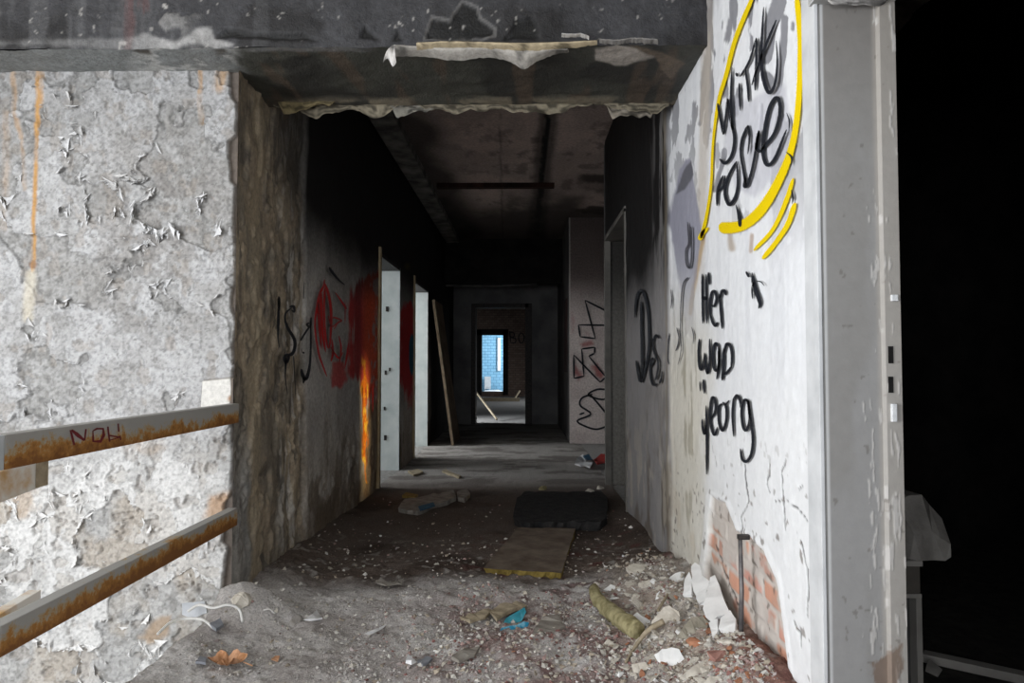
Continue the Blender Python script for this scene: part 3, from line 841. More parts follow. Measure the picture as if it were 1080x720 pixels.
def flap_px(name, top, bot, y_top, y_bot, col, parent, mat=M_wall_dark, **kw):
    """curling sheet of paint between an upper line on the beam edge and a torn lower line"""
    n = 60; rows = 7
    a = np.array(catmull(top, 8)); b = np.array(catmull(bot, 8))
    rs = lambda L: np.stack([np.interp(np.linspace(0, 1, n), np.linspace(0, 1, len(L)), L[:, i]) for i in (0, 1)], -1)
    a = rs(a); b = rs(b)
    V = []
    for i in range(n):
        A = onY(a[i, 0], a[i, 1], y_top); B = onY(b[i, 0], b[i, 1] + 1.2 * (random.random() - .5), y_bot)
        for k in range(rows):
            t = k / (rows - 1)
            p = A + (B - A) * t; p = p.copy(); p[1] -= 0.025 * math.sin(math.pi * t); V.append(p)
    idx = np.arange(n * rows).reshape(n, rows)
    q = np.stack([idx[:-1, :-1], idx[1:, :-1], idx[1:, 1:], idx[:-1, 1:]], -1).reshape(-1, 4)
    V = np.array(V)
    nn = fbm(V[:, 0] * 18, V[:, 2] * 30, 77, 4)
    c = mix(np.tile(col, (len(V), 1)), np.asarray(col) * 0.35, sstep(0.5, 0.66, nn))
    return np_mesh(name, V, q, c, mat, True, parent=parent, **kw)


flap_px('hanging_paint_sheet', [(415, 47), (470, 50), (520, 49), (570, 52), (598, 53)], [(417, 60), (445, 60), (480, 64), (510, 61), (535, 64), (552, 73), (566, 65), (584, 58), (600, 55)], YB0 - 0.005, YB0 + 0.05, (0.36, 0.34, 0.31), beam, label='pale paint sheet hanging in a torn curl')
flap_px('hanging_paint_sheet', [(440, 45), (480, 44), (530, 45), (575, 45), (628, 44)], [(440, 53), (470, 50), (520, 52), (560, 54), (600, 51), (630, 47)], YB0 - 0.018, YB0 - 0.006, (0.40, 0.33, 0.22), beam)
flap_px('hanging_paint_flake', [(414, 48), (417, 47)], [(404, 66), (409, 62), (414, 70), (418, 66)], YB0 - 0.014, YB0 - 0.05, (0.55, 0.53, 0.51), beam, label='small white flake of paint')
flap_px('curled_paint_lip', [(630, 42), (650, 43), (668, 41), (690, 42)], [(632, 46), (650, 47), (668, 45), (694, 47)], YB0 - 0.03, YB0 - 0.014, (0.22, 0.21, 0.20), beam)
flap_px('curled_paint_lip', [(592, 37), (606, 38), (612, 37), (620, 40)], [(592, 39.5), (606, 39.5), (612, 39), (621, 42)], YB0 - 0.03, YB0 - 0.02, (0.60, 0.58, 0.56), beam)

# ---- corridor ceiling
us = steps((XL, 0.9, 0.02), (0.9, 2.6, 0.1)); vs = steps((YB1 - 0.1, 7, 0.03), (7, 12.6, 0.05))
x, y, q, _, _ = grid(us, vs)
P = np.stack([x, y, np.full_like(x, ZC)], -1); px, py = proj(P)
nA = fbm(x * 2, y * 1.2, 501, 5); nB = fbm(x * 8, y * 5, 502, 4)
c = np.tile([0.62, 0.50, 0.45], (len(x), 1))
c = mix(c, (0.40, 0.33, 0.30), sstep(0.42, 0.62, nA) * 0.7)
jl = line_d(px + 5 * (nB - 0.5), py, [(580, 100), (572, 180), (565, 260)])
c = mix(c, (0.035, 0.032, 0.03), sstep(14, 6, jl + 6 * (nA - 0.5)) * 0.75); c = mix(c, (0.008, 0.008, 0.008), sstep(4, 2, jl))
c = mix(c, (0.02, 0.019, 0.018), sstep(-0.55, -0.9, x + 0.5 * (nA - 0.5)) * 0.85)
c = mix(c, (0.16, 0.13, 0.11), sstep(1.5, .5, line_d(px, py, [(527, 120), (529, 200), (530, 250)])) * .6)
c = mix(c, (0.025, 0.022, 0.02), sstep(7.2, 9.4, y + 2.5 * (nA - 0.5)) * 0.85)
c = mix(c, (0.05, 0.04, 0.035), sstep(6, 2, np.abs(py - 188 + 8 * (nB - .5))) * sstep(605, 618, px) * .9)
c = mix(c, (0.05, 0.04, 0.035), sstep(5, 2, np.abs(py - 222 + 8 * (nB - .5))) * sstep(596, 612, px) * .9)
c = mix(c, (0.09, 0.075, 0.065), sstep(0.56, 0.68, nB) * sstep(430, 540, px) * .5)
P[:, 2] += -0.01 * (nA - 0.5)
ceiling = np_mesh('ceiling', P, q, c, M_wall_dark, True, kind='structure')
MB().box(-3.6, 0.95, -0.9, YB0, 3.3, 3.36).build('ceiling', M_plaster, kind='structure')

# ---- end wall of the corridor with a doorway, and the pier with graffiti
ox0, ox1 = onY(500.5, 385, YE)[0], onY(557.5, 385, YE)[0]
M_endw = mat_n('smoky_grey_paint', (0.10, 0.10, 0.103), (0.20, 0.195, 0.195), 2.2, 0.7, 0.2)
zt = onY(520, 323, YE)[2]
MB().box(XL - 0.2, ox0, YE, YE + 0.3, 0, ZC).box(ox1, 0.70, YE, YE + 0.3, 0, ZC).box(ox0, ox1, YE, YE + 0.3, zt, ZC).build('wall_back', M_endw, kind='structure')
MB().box(ox0 - 0.06, ox0 + 0.02, YE - 0.03, YE + 0.32, 0, zt + 0.05).box(ox1 - 0.06, ox1 + 0.06, YE - 0.03, YE + 0.32, 0, zt + 0.05).box(ox0, ox1, YE - 0.03, YE + 0.32, zt - 0.02, zt + 0.05).build('door_3', M_metal_dark, kind='structure')
MB().box(XL - 0.05, 0.7, 10.75, 11.1, 2.36, ZC).build('ceiling_beam', M_black, kind='structure')
xp = onY(600.5, 400, YG)[0]
us = steps((xp, 1.7, 0.012)); vs = steps((0, ZC, 0.015))
x, z, q, _, _ = grid(us, vs)
P = np.stack([x, np.full_like(x, YG), z], -1); px, py = proj(P)
nA = fbm(x * 3, z * 3, 601, 4); nB = fbm(x * 12, z * 12, 602, 4)
c = np.tile([0.66, 0.58, 0.55], (len(x), 1))
c = mix(c, (0.52, 0.44, 0.42), sstep(0.45, 0.6, nA) * 0.6)
c = mix(c, (0.10, 0.075, 0.07), sstep(345, 285, py + 20 * (nA - 0.5)) * 0.9)
for pts, s in (([(606, 384), (612, 392), (615, 397), (610, 400), (606, 394)], 1), ([(624, 386), (630, 384), (638, 396), (634, 400), (628, 394)], 1), ([(611, 362), (624, 359), (626, 363), (614, 366)], .9), ([(618, 350), (622, 352), (622, 356)], .5), ([(603, 330), (606, 340), (604, 350)], .4)):
    c = mix(c, (0.34, 0.03, 0.03), sstep(2.5, -2.5, poly_sd(px, py, pts) + 4 * (nB - 0.5)) * 0.75 * s)
c = mix(c, (0.60, 0.56, 0.52), sstep(xp + 0.02, xp + 0.008, x) * 0.8)
wall_pier = np_mesh('wall_pier', P, q, c, M_wall_dark, True, kind='structure')
m = MB().box(xp, 2.62, YG + 0.004, YE + 0.3, 0, ZC)
m.build('wall_right_far', mat_n('smoky_paint', (0.05, 0.048, 0.048), (0.12, 0.11, 0.11), 2, 0.8), kind='structure')
# dull red smear on the side of the pier
MB().box(xp - 0.006, xp - 0.002, 9.55, 10.15, 0.95, 2.0).build('paint_smear', mat_n('dull_red_smear', (0.06, 0.015, 0.015), (0.045, 0.035, 0.035), 4, 0.8), wall_pier, label='dull red smear of paint')

# ---- rooms off the corridor
M_room = mat_n('pale_room_wall', (0.50, 0.51, 0.50), (0.62, 0.62, 0.60), 3, 0.8, 0.2)
xb = XL - 0.17
m = MB()
for a, b in ((YW + 0.1, D1[0]), (D1[1], D2[0]), (D2[1], YE)): m.box(xb - 0.02, xb, a, b, 0, ZC)
for d in (D1, D2): m.box(xb - 0.02, xb, d[0], d[1], d[2], ZC)
m.box(-4.3, -4.25, 4.6, 10.0, 0, ZC).box(-4.3, xb, 4.55, 4.6, 0, ZC).box(-4.3, xb, 10.0, 10.05, 0, ZC).box(-4.3, xb, 7.28, 7.34, 0, ZC)
m.build('wall_side_rooms', M_room, kind='structure')
MB().box(-4.3, xb, 4.6, 10.0, ZC, ZC + 0.05).build('ceiling_side_rooms', M_room, kind='structure')
M_floor2 = mat_n('gritty_floor', (0.20, 0.19, 0.18), (0.33, 0.32, 0.31), 30, 0.95, 0.8, 0.01)
MB().box(-4.3, XL + 0.01, 4.6, 10.0, -0.08, 0.0).build('floor_side_rooms', M_floor2, kind='structure')
M_jpale = mat_n('chipped_pale_jamb', (0.56, 0.62, 0.62), (0.70, 0.74, 0.74), 6, 0.5, 0.2)
M_ochre = mat_n('ochre_frame', (0.33, 0.24, 0.13), (0.42, 0.34, 0.22), 9, 0.6, 0.3)
for i, d in enumerate((D1, D2)):
    m = MB()
    m.box(xb - 0.03, XL + 0.015, d[1] - 0.03, d[1] + 0.0, 0, d[2])          # far jamb
    m.box(xb - 0.03, XL + 0.015, d[0], d[0] + 0.03, 0, d[2], 1)              # near jamb
    m.box(xb - 0.03, XL + 0.015, d[0], d[1], d[2] - 0.03, d[2] + 0.002, 2)
    m.box(XL - 0.01, XL + 0.03, d[0] - 0.05, d[0] + 0.008, 0, d[2] + 0.04, 1)
    dr = m.build('door_%d' % (i + 1), [M_jpale, M_ochre, M_metal_dark], kind='structure')
    if i == 0:
        b = MB()
        for (ax, az, s) in ((-1.36, 1.62, 0.03), (-1.37, 0.98, 0.025), (-1.33, 1.01, 0.02), (-1.37, 0.33, 0.03), (-1.38, 0.62, 0.02)):
            b.box(ax - s * .5, ax + s * .35, d[1] - 0.036, d[1] - 0.029, az - s, az + s * .7)
        b.build('hinge_scar', M_metal_dark, dr)
# partition and post on the right
us = steps((XR - 0.005, 2.6, 0.03)); vs = steps((0, ZC, 0.03))
x, z, q, _, _ = grid(us, vs)
P = np.stack([x, np.full_like(x, 6.07), z], -1)
c = np.tile([0.21, 0.20, 0.18], (len(x), 1))
c = mix(c, (0.03, 0.028, 0.026), sstep(1.2, 2.0, z) * 0.9)
c = mix(c, (0.55, 0.53, 0.50), sstep(XR + 0.025, XR + 0.01, x) * 0.6)
np_mesh('wall_partition', P, q, c, M_wall_dark, True, kind='structure')
MB().box(XR - 0.005, 2.6, 6.075, 6.2, 0, ZC).build('wall_partition', M_endw, kind='structure')
MB().box(XR - 0.02, XR + 0.03, 6.03, 6.09, 0, 2.17).box(XR - 0.02, XR + 0.02, 4.86, 4.90, 0, 2.17).box(XR - 0.02, XR + 0.2, 4.86, 6.09, 2.15, 2.19).build('door_4', mat_n('grimy_brown_frame', (0.10, 0.095, 0.085), (0.17, 0.16, 0.145), 5, 0.6, 0.3), kind='structure')
MB().box(2.6, 2.66, 4.2, YG, 0, ZC).box(0.93, 2.6, 4.2, 4.25, 0, ZC).build('wall_recess', M_endw, kind='structure')
MB().box(XR - 0.005, 2.6, 4.25, YG + 0.2, -0.08, -0.002).build('floor_recess', M_floor2, kind='structure')

# ---- near doorway on the right and the unlit room behind it
m = MB()
m.box(XR - 0.009, XR - 0.0, YP, YP + 0.085, -0.05, 2.02)
m.box(XR - 0.014, XR - 0.004, YP - 0.004, YP + 0.022, -0.05, 2.02)
m.box(XR - 0.006, 0.905, YP, YP + 0.09, -0.05, 2.02, 1)
m.box(0.895, 0.935, YP - 0.012, YP + 0.09, -0.05, 2.02, 1)
m.box(XR - 0.022, 0.935, 0.70, YP + 0.01, 1.962, 2.04, 1)
m.box(XR - 0.022, 0.935, 0.62, 0.70, -0.05, 2.04, 1)
door5 = m.build('door_5', [M_frame, M_jamb], bevel=0.002, kind='structure')


us = steps((XR + 0.002, 0.934, 0.0022)); vs = steps((-0.05, 1.99, 0.0045))
x, z, q, _, _ = grid(us, vs)
P = np.stack([x, np.full_like(x, YP - 0.0015), z], -1)
P[:, 1] = np.where(x > 0.894, YP - 0.0135, P[:, 1])
px, py = proj(P)
nA = fbm(x * 9, z * 2.2, 701, 4); nB = fbm(x * 75, z * 40, 702, 5, 0.6)
c = np.tile([0.30, 0.295, 0.29], (len(x), 1))
c = mix(c, (0.25, 0.24, 0.225), sstep(0.42, 0.62, nA) * 0.55)
c = mix(c, (0.17, 0.155, 0.14), sstep(170, 0, py) * 0.6)
c = mix(c, (0.42, 0.385, 0.34), sstep(0.875, 0.892, x) * 0.5)
ch = sstep(0.70, 0.74, fbm(x * 90, z * 14, 704, 4) + 0.05 * sstep(420, 560, py) - 0.25 * sstep(925, 900, px))
c = mix(c, (0.52, 0.50, 0.48), ch * 0.7); P[:, 1] -= 0.001 * ch
ch = sstep(0.80, 0.84, fbm(x * 40, z * 40, 703, 3))
c = mix(c, (0.14, 0.125, 0.11), ch * 0.5)
pe_ = sstep(3, -3, poly_sd(px, py, [(918, 735), (922, 700), (934, 690), (950, 680), (950, 735)]) + 16 * (nB - 0.5))
c = mix(c, (0.17, 0.11, 0.075), pe_ * 0.75)
c = mix(c, (0.60, 0.60, 0.60), sstep(XR + 0.012, XR + 0.006, x) * 0.8)  # highlight on the bead edge, painted as a lighter strip
np_mesh('worn_paint', P, q, c, M_rwall, True, parent=door5)


def px_box(m, x0, y0, x1, y1, Y, d, mi=0):
    a = onY(x0, y0, Y); b = onY(x1, y1, Y)
    m.box(min(a[0], b[0]), max(a[0], b[0]), Y - d, Y, min(a[2], b[2]), max(a[2], b[2]), mi)


Yf = YP - 0.0140
m = MB(); px_box(m, 936.5, 365, 942, 383, Yf + 0.0005, 0.002); px_box(m, 936.5, 397, 942, 414, Yf + 0.0005, 0.002)
m.build('strike_hole', M_black, door5)
a = onY(941, 315, Yf); b = onY(942, 435, Yf)
m = MB(); m.box(a[0] - 0.004, a[0] + 0.012, Yf - 0.006, Yf + 0.002, a[2] - 0.006, a[2] + 0.010)
m.box(b[0] - 0.006, b[0] + 0.006, Yf - 0.008, Yf + 0.002, b[2] - 0.022, b[2] + 0.022)
m.build('latch_plate', M_steel, door5, bevel=0.002, label='bright metal latch plate')
# torn plaster over the door head
ragged('torn_plaster_edge', XR, 0.93, YP - 0.02, 1.978, 0.028, 451, (0.42, 0.40, 0.38), door5)
m = MB()
m.box(XR, 0.93, -0.9, YP + 0.1, 2.035, 3.3).box(XR, 0.93, -0.9, 0.63, 0, 2.04)
m.box(0.89, 0.93, YP + 0.09, 4.86, 0, ZC)
m.build('wall_right_near', M_plaster, kind='structure')
MB().box(0.931, 0.94, -0.9, 0.6, -0.1, 3.05).box(0.931, 0.94, YP + 0.1, 4.2, -0.1, 3.05).box(3.8, 3.86, -0.9, 4.2, -0.1, 3.05).box(0.93, 3.8, 4.1, 4.2, -0.1, 3.05).box(0.93, 3.8, -0.95, -0.9, -0.1, 3.05).box(0.93, 3.8, -0.9, 4.2, 3.05, 3.1).build('wall_dark_room', M_black, kind='structure')  # near-black walls paint in the darkness of the unlit room
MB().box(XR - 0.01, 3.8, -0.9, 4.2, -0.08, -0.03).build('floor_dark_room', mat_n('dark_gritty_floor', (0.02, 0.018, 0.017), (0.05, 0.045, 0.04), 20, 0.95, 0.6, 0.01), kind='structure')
# closing walls of the stairwell
MB().box(-3.66, -3.6, 0.9, YW + 0.3, -1.8, 3.3).box(-3.6, XL, -0.9, YW, -1.86, -1.8).build('wall_stair_side', M_plaster, kind='structure')
MB().box(-3.6, XL - 0.02, YW + 0.02, YW + 0.12, -1.8, 3.3).build('wall_stairwell_core', M_plaster, kind='structure')

# ---- far room, brick wall, blue tiled room
def brick_mat(name, ca, cb, cm, sx, scale, mort=0.02):
    m_, nt, b = _new(name)
    tc = nt.nodes.new('ShaderNodeTexCoord'); mp = nt.nodes.new('ShaderNodeMapping')
    mp.inputs['Rotation'].default_value = (math.pi / 2, 0, 0) if sx else (0, 0, 0)
    nt.links.new(tc.outputs['Object'], mp.inputs['Vector'])
    br = nt.nodes.new('ShaderNodeTexBrick')
    br.inputs['Color1'].default_value = (*ca, 1); br.inputs['Color2'].default_value = (*cb, 1); br.inputs['Mortar'].default_value = (*cm, 1)
    br.inputs['Scale'].default_value = scale; br.inputs['Mortar Size'].default_value = mort
    nt.links.new(mp.outputs['Vector'], br.inputs['Vector'])
    n = _noise(nt, 5, 6)
    mx = nt.nodes.new('ShaderNodeMix'); mx.data_type = 'RGBA'; mx.blend_type = 'MULTIPLY'; mx.inputs['Factor'].default_value = 0.5
    nt.links.new(br.outputs['Color'], mx.inputs['A']); nt.links.new(n.outputs['Fac'], mx.inputs['B'])
    nt.links.new(mx.outputs['Result'], b.inputs['Base Color'])
    b.inputs['Roughness'].default_value = 0.9
    return m_


YF = 23.0
dx0, dx1 = onY(507, 385, YF)[0], onY(531.5, 385, YF)[0]
dz0, dz1 = 0.16, onY(520, 353, YF)[2]
wall_far = MB().box(-3.4, dx0, YF, YF + 0.3, 0, 3.05).box(dx1, 3.2, YF, YF + 0.3, 0, 3.05).box(dx0, dx1, YF, YF + 0.3, dz1, 3.05).box(dx0, dx1, YF, YF + 0.3, -0.05, dz0).build('wall_far_brick', brick_mat('soot_brick', (0.30, 0.22, 0.18), (0.22, 0.15, 0.12), (0.10, 0.085, 0.075), True, 3.2), kind='structure')
MB().box(dx0 - 0.14, dx0 + 0.03, YF - 0.04, YF + 0.34, 0.05, dz1 + 0.16).box(dx1 - 0.03, dx1 + 0.14, YF - 0.04, YF + 0.34, 0.05, dz1 + 0.16).box(dx0 - 0.14, dx1 + 0.14, YF - 0.04, YF + 0.34, dz1, dz1 + 0.18).build('door_6', M_black, kind='structure')
MB().box(-3.4, -3.34, YE + 0.3, YF, 0, 3.05).box(3.2, 3.26, YE + 0.3, YF, 0, 3.05).build('wall_far_room', M_endw, kind='structure')
MB().box(-3.4, 3.2, YE, YF, 3.05, 3.1).build('ceiling_far_room', M_black, kind='structure')
MB().box(-3.4, 3.2, YE - 0.1, 27.5, -0.08, -0.004).build('floor_far_room', M_floor2, kind='structure')
YBW = 27.0
M_tile = brick_mat('pale_blue_tiles', (0.25, 0.50, 0.70), (0.30, 0.56, 0.75), (0.12, 0.28, 0.44), True, 2.2, 0.02)
MB().box(-3.4, 1.2, YBW, YBW + 0.1, 0, 3.0).build('wall_blue_room', M_tile, kind='structure')
MB().box(-2.3, -2.2, YF + 0.3, YBW, 0, 3.0).box(0.9, 1.0, YF + 0.3, YBW, 0, 3.0).build('wall_blue_room_side', M_room, kind='structure')
MB().box(-3.4, 1.2, YF + 0.3, YBW, 3.0, 3.06).build('ceiling_blue_room', M_room, kind='structure')
wx0, wx1 = onY(525.0, 385, 26.9)[0], onY(527.6, 385, 26.9)[0]
a = onY(525, 356, 26.9)[2]; b = onY(525, 391, 26.9)[2]
win = MB().box(wx0 - .01, wx1 + .01, 26.93, 26.99, b, a).build('window_1', M_frame, kind='structure')
mg, nt, bs = _new('bright_daylit_glass')
bs.inputs['Base Color'].default_value = (0.8, 0.9, 1, 1); bs.inputs['Emission Color'].default_value = (0.85, 0.93, 1, 1); bs.inputs['Emission Strength'].default_value = 1.1
MB().box(wx0, wx1, 26.915, 26.925, b + 0.05, a - 0.05).build('pane', mg, win)

# ================================================================== GRAFFITI
RW = lambda a, b: onX(a, b, XR - 0.0085)
RWn = lambda a, b: onX(a, b, XR - 0.0070)
c1 = (735, 0); s1 = 5.142; c2 = (735, 100)
T = lambda p: Z(c1, s1, p)
U = lambda p: Z(c2, 4.0, p)
strokes('sprayed_ring', [
    ([(795, -6), (776, 40), (766, 78), (757.5, 108), (752, 150), (749.8, 195), (745, 228), (739.5, 251)], [4.6, 4.8, 4.6, 3.6, 2.6, 2.8, 3.4, 4.5]),
    ([(840, -6), (844, 40), (843.2, 90), (839.5, 132), (832, 165), (818, 197), (802, 222), (786, 236), (772, 240), (758, 240)], [6.2, 6.2, 6.2, 6.5, 7.5, 9.5, 11, 11, 12, 12]),
    ([(836.5, 188), (829, 212), (815, 242), (795, 264)], [4, 5, 4.2, 4]), ([(838.5, 214), (831, 236), (818, 256), (804, 273)], [6, 5.5, 5, 5]),
    ([(737.5, 253), (741, 246), (747, 240)], [6, 5, 3])], RWn, S_yellow, wall_right, label='yellow sprayed ring around the writing')
strokes('sprayed_lettering', [
    ([(756.8, 109), (760, 126), (763, 142)], 2.8), ([(763, 142), (766, 118), (767.3, 104)], 2.5), ([(767.3, 104), (770, 122), (773, 138)], 3.2), ([(773, 138), (771, 105), (772, 71)], [3.4, 2.8, 1.8]),
    (T([(212, 395), (220, 415)]), 2.8), (T([(230, 450), (232, 520), (236, 600)]), [2.4, 2.6, 2]),
    (T([(236, 415), (285, 330), (322, 205)]), [2.6, 2.6, 2]), (T([(262, 372), (275, 460), (282, 552)]), 2.6),
    (T([(322, 205), (322, 330), (316, 490)]), 2.8), (T([(298, 462), (345, 320), (430, 108)]), [2.4, 3, 2.8]),
    (T([(362, 38), (354, 180), (350, 310), (358, 420), (390, 502), (424, 452), (436, 330), (430, 220)]), [1.8, 2.6, 3, 3.8, 4, 3, 2, 1]),
    (U([(272, 232), (325, 165), (350, 80), (345, 20), (325, 20), (300, 75), (282, 180), (280, 255), (298, 296), (330, 265), (378, 146)]), [4, 3.6, 3.6, 4.2, 4.4, 4, 4, 4, 4, 3.4, 2.4]),
    (U([(205, 345), (200, 385), (215, 375), (238, 290), (262, 150)]), [3, 3.2, 3, 2.8, 3.2]), (U([(262, 150), (252, 225), (275, 240)]), [3.6, 4, 3]),
    (U([(215, 128), (190, 190), (185, 250), (196, 320), (208, 385)]), [3.2, 3, 2.6, 2.6, 3]), (U([(215, 128), (222, 180), (215, 250)]), [3.4, 2.4, 1.6]),
    (U([(145, 118), (158, 180), (148, 250), (120, 288), (95, 270)]), [3.4, 3, 3, 3.4, 2.6]),
    (U([(110, 340), (88, 400), (85, 468)]), [2.8, 3, 2.4]), (U([(85, 410), (112, 385), (118, 340)]), [2.6, 2.8, 2.4]),
    (U([(168, 280), (135, 340), (118, 410), (135, 462), (160, 435), (172, 380), (170, 290)]), [2.8, 3, 3.4, 4, 3.6, 2.6, 2.2]),
    (U([(378, 75), (390, 110), (388, 150)]), [.8, 2, .8]), (U([(375, 240), (398, 262), (398, 298)]), [.8, 2.2, .8]), (U([(398, 400), (405, 430), (403, 460)]), [.8, 2.4, .8]), (U([(164, 462), (178, 510), (182, 556)]), [1, 4.2, 4])],
        RW, S_black, wall_right, label="black sprayed words inside the yellow ring")
c3 = (725, 280); A = lambda p: Z(c3, 7.2, p)
c4 = (725, 350); B = lambda p: Z(c4, 4.8, p)
strokes('sprayed_lettering', [
    (A([(112, 62), (114, 250), (118, 440)]), 2.4), (A([(141, 66), (144, 250), (148, 440)]), 2.2), (A([(112, 245), (150, 250)]), [4, 4.6]), (A([(158, 50), (168, 145)]), 2.6),
    (A([(172, 385), (172, 280), (185, 205), (210, 200), (220, 250), (205, 305), (180, 300)]), [2.4, 3, 3, 3.2, 2.8, 2.6, 2]), (A([(172, 370), (190, 425), (212, 455), (228, 430)]), [2.2, 3, 3.4, 2.4]),
    (A([(242, 215), (252, 330), (264, 480)]), [2.2, 2.8, 2.4]), (A([(246, 250), (262, 195), (282, 195), (294, 225)]), [2.2, 3.2, 3.6, 2.2]),
    (A([(445, 45), (468, 88)]), [2.5, 3]), (A([(490, 50), (500, 115), (520, 190), (550, 280), (540, 328)]), [1, 4.5, 5, 4.2, 1.2]), (A([(505, 120), (492, 190), (496, 255)]), [3, 2.4, 1.2]), (A([(520, 115), (560, 125), (585, 155)]), [.8, 1.2, .6]),
    (B([(60, 34), (56, 110), (62, 178), (74, 185), (86, 120)]), [2.4, 2.6, 3, 2.6, 2]), (B([(86, 105), (92, 170), (104, 208), (113, 130), (112, 34)]), [2.4, 3, 3, 2.6, 2]),
    (B([(160, 75), (142, 58), (130, 100), (132, 170), (146, 196), (158, 160), (158, 70)]), [2.8, 3, 3, 3, 3, 2.6, 2.4]), (B([(158, 70), (160, 160), (148, 240)]), [2.4, 2.8, 2]),
    (B([(184, 80), (182, 170), (176, 245)]), [3, 3.6, 3.2]), (B([(184, 110), (198, 62), (218, 72), (226, 120), (222, 185)]), [2.4, 3.2, 3.4, 3, 2]), (B([(184, 215), (205, 200), (222, 175)]), [3.4, 3, 2]),
    (B([(62, 250), (65, 300)]), [1.6, 1.4]), (B([(80, 240), (86, 312)]), [3, 2]),
    (B([(94, 372), (98, 520), (97, 720)]), [2.2, 2.8, 2.0]), (B([(74, 440), (78, 490), (88, 515), (96, 470)]), [1.6, 3, 3, 2]),
    (B([(118, 440), (140, 405), (140, 345), (124, 335), (115, 400), (120, 480), (138, 520), (152, 480)]), [2.2, 2.8, 2.8, 3, 3, 3, 3, 1.8]),
    (B([(176, 362), (158, 385), (160, 460), (178, 498), (196, 450), (196, 380), (178, 355)]), [2.6, 2.8, 2.8, 3, 2.8, 2.8, 2.6]), (B([(190, 372), (212, 345)]), [2, 1.6]),
    (B([(234, 335), (228, 420), (235, 530)]), [2.8, 2.6, 2]), (B([(230, 350), (250, 322), (266, 345), (272, 390)]), [2.8, 3.4, 3.2, 2]),
    (B([(308, 350), (288, 345), (274, 400), (282, 480), (300, 495), (314, 440), (306, 345), (318, 430), (331, 540), (322, 620), (298, 655), (276, 640), (268, 590)]), [2.6, 2.8, 3, 3, 3, 2.6, 2.8, 3, 3, 3, 3.2, 2.8, 2])],
        RW, S_black, wall_right, label='black sprayed handwriting on the white lower wall')
c5 = (640, 280); G = lambda p: Z(c5, 4.5, p)
c6 = (640, 100); H = lambda p: Z(c6, 3.6, p)
RF = lambda a, b: onX(a, b, XR - 0.024)
strokes('sprayed_lettering', [
    (G([(162, 170), (166, 350), (168, 540)]), 3.0), (G([(132, 245), (142, 150), (166, 120), (190, 180), (200, 300), (196, 420), (162, 550), (138, 450)]), [2, 3, 3.2, 3, 2.8, 2.8, 3.4, 2.6]),
    (G([(206, 480), (218, 460), (218, 440), (206, 460), (206, 520), (220, 565), (242, 560)]), [2, 2.2, 2, 2.2, 2.2, 2.4, 1.6]),
    (G([(248, 345), (232, 330), (218, 370), (228, 420), (244, 460), (238, 520), (228, 545)]), [1.8, 2.2, 2.2, 2.2, 2.2, 2.2, 1.6]), (G([(250, 560), (260, 530), (262, 500)]), [2.4, 2, 1])],
        RF, S_black, wall_right, label='black sprayed letters on the sooty corridor wall')
strokes('sprayed_squiggle', [
    (H([(306, 482), (312, 560), (300, 590), (302, 640), (314, 655), (322, 610), (322, 520), (318, 500)]), [2.2, 3, 2.2, 2.4, 3, 2.2, 2.2, 1.6]),
    (G([(385, 55), (362, 90), (352, 180), (350, 300), (352, 400), (338, 470)]), [2.6, 2, 1.6, 1.5, 1.2, 1]), (G([(332, 295), (342, 340), (335, 385), (326, 405)]), [2, 2, 2, 1.4]),
    (G([(303, 110), (308, 165), (304, 205)]), [.8, 2.2, .8]), (G([(402, 290), (412, 330), (410, 372)]), [.8, 1.8, .8]), (G([(296, 320), (288, 420), (294, 470)]), [1.5, 2.5, 1])],
        RW, S_grey, wall_right, label='thin black sprayed squiggle')
PG = lambda a, b: onY(a, b, YG - 0.006)
g = lambda p: Z((590, 300), 4.0, p)
strokes('sprayed_outline', [(g(p), 2.0) for p in (
    [(215, 120), (108, 66)], [(108, 66), (152, 228)], [(152, 228), (88, 220)], [(88, 220), (80, 170)], [(80, 170), (215, 172)], [(150, 264), (94, 272)], [(94, 272), (104, 386)], [(104, 386), (62, 396)], [(62, 396), (60, 296)], [(60, 296), (172, 412)],
    [(172, 412), (196, 390)], [(196, 390), (124, 302)], [(124, 302), (148, 290)], [(148, 290), (150, 264)], [(192, 404), (200, 408)],
    [(215, 444), (160, 442), (122, 466), (188, 484), (208, 440)], [(140, 462), (96, 478), (88, 510), (132, 546), (76, 574), (110, 598), (160, 610), (215, 590)], [(132, 466), (170, 510), (215, 565)], [(84, 548), (106, 540)])],
        PG, S_black, wall_pier, smooth=True, label='black sprayed block-letter outline')
LW = lambda a, b: onX(a, b, XL + 0.040)
l = lambda p: Z((280, 280), 5.144, p)
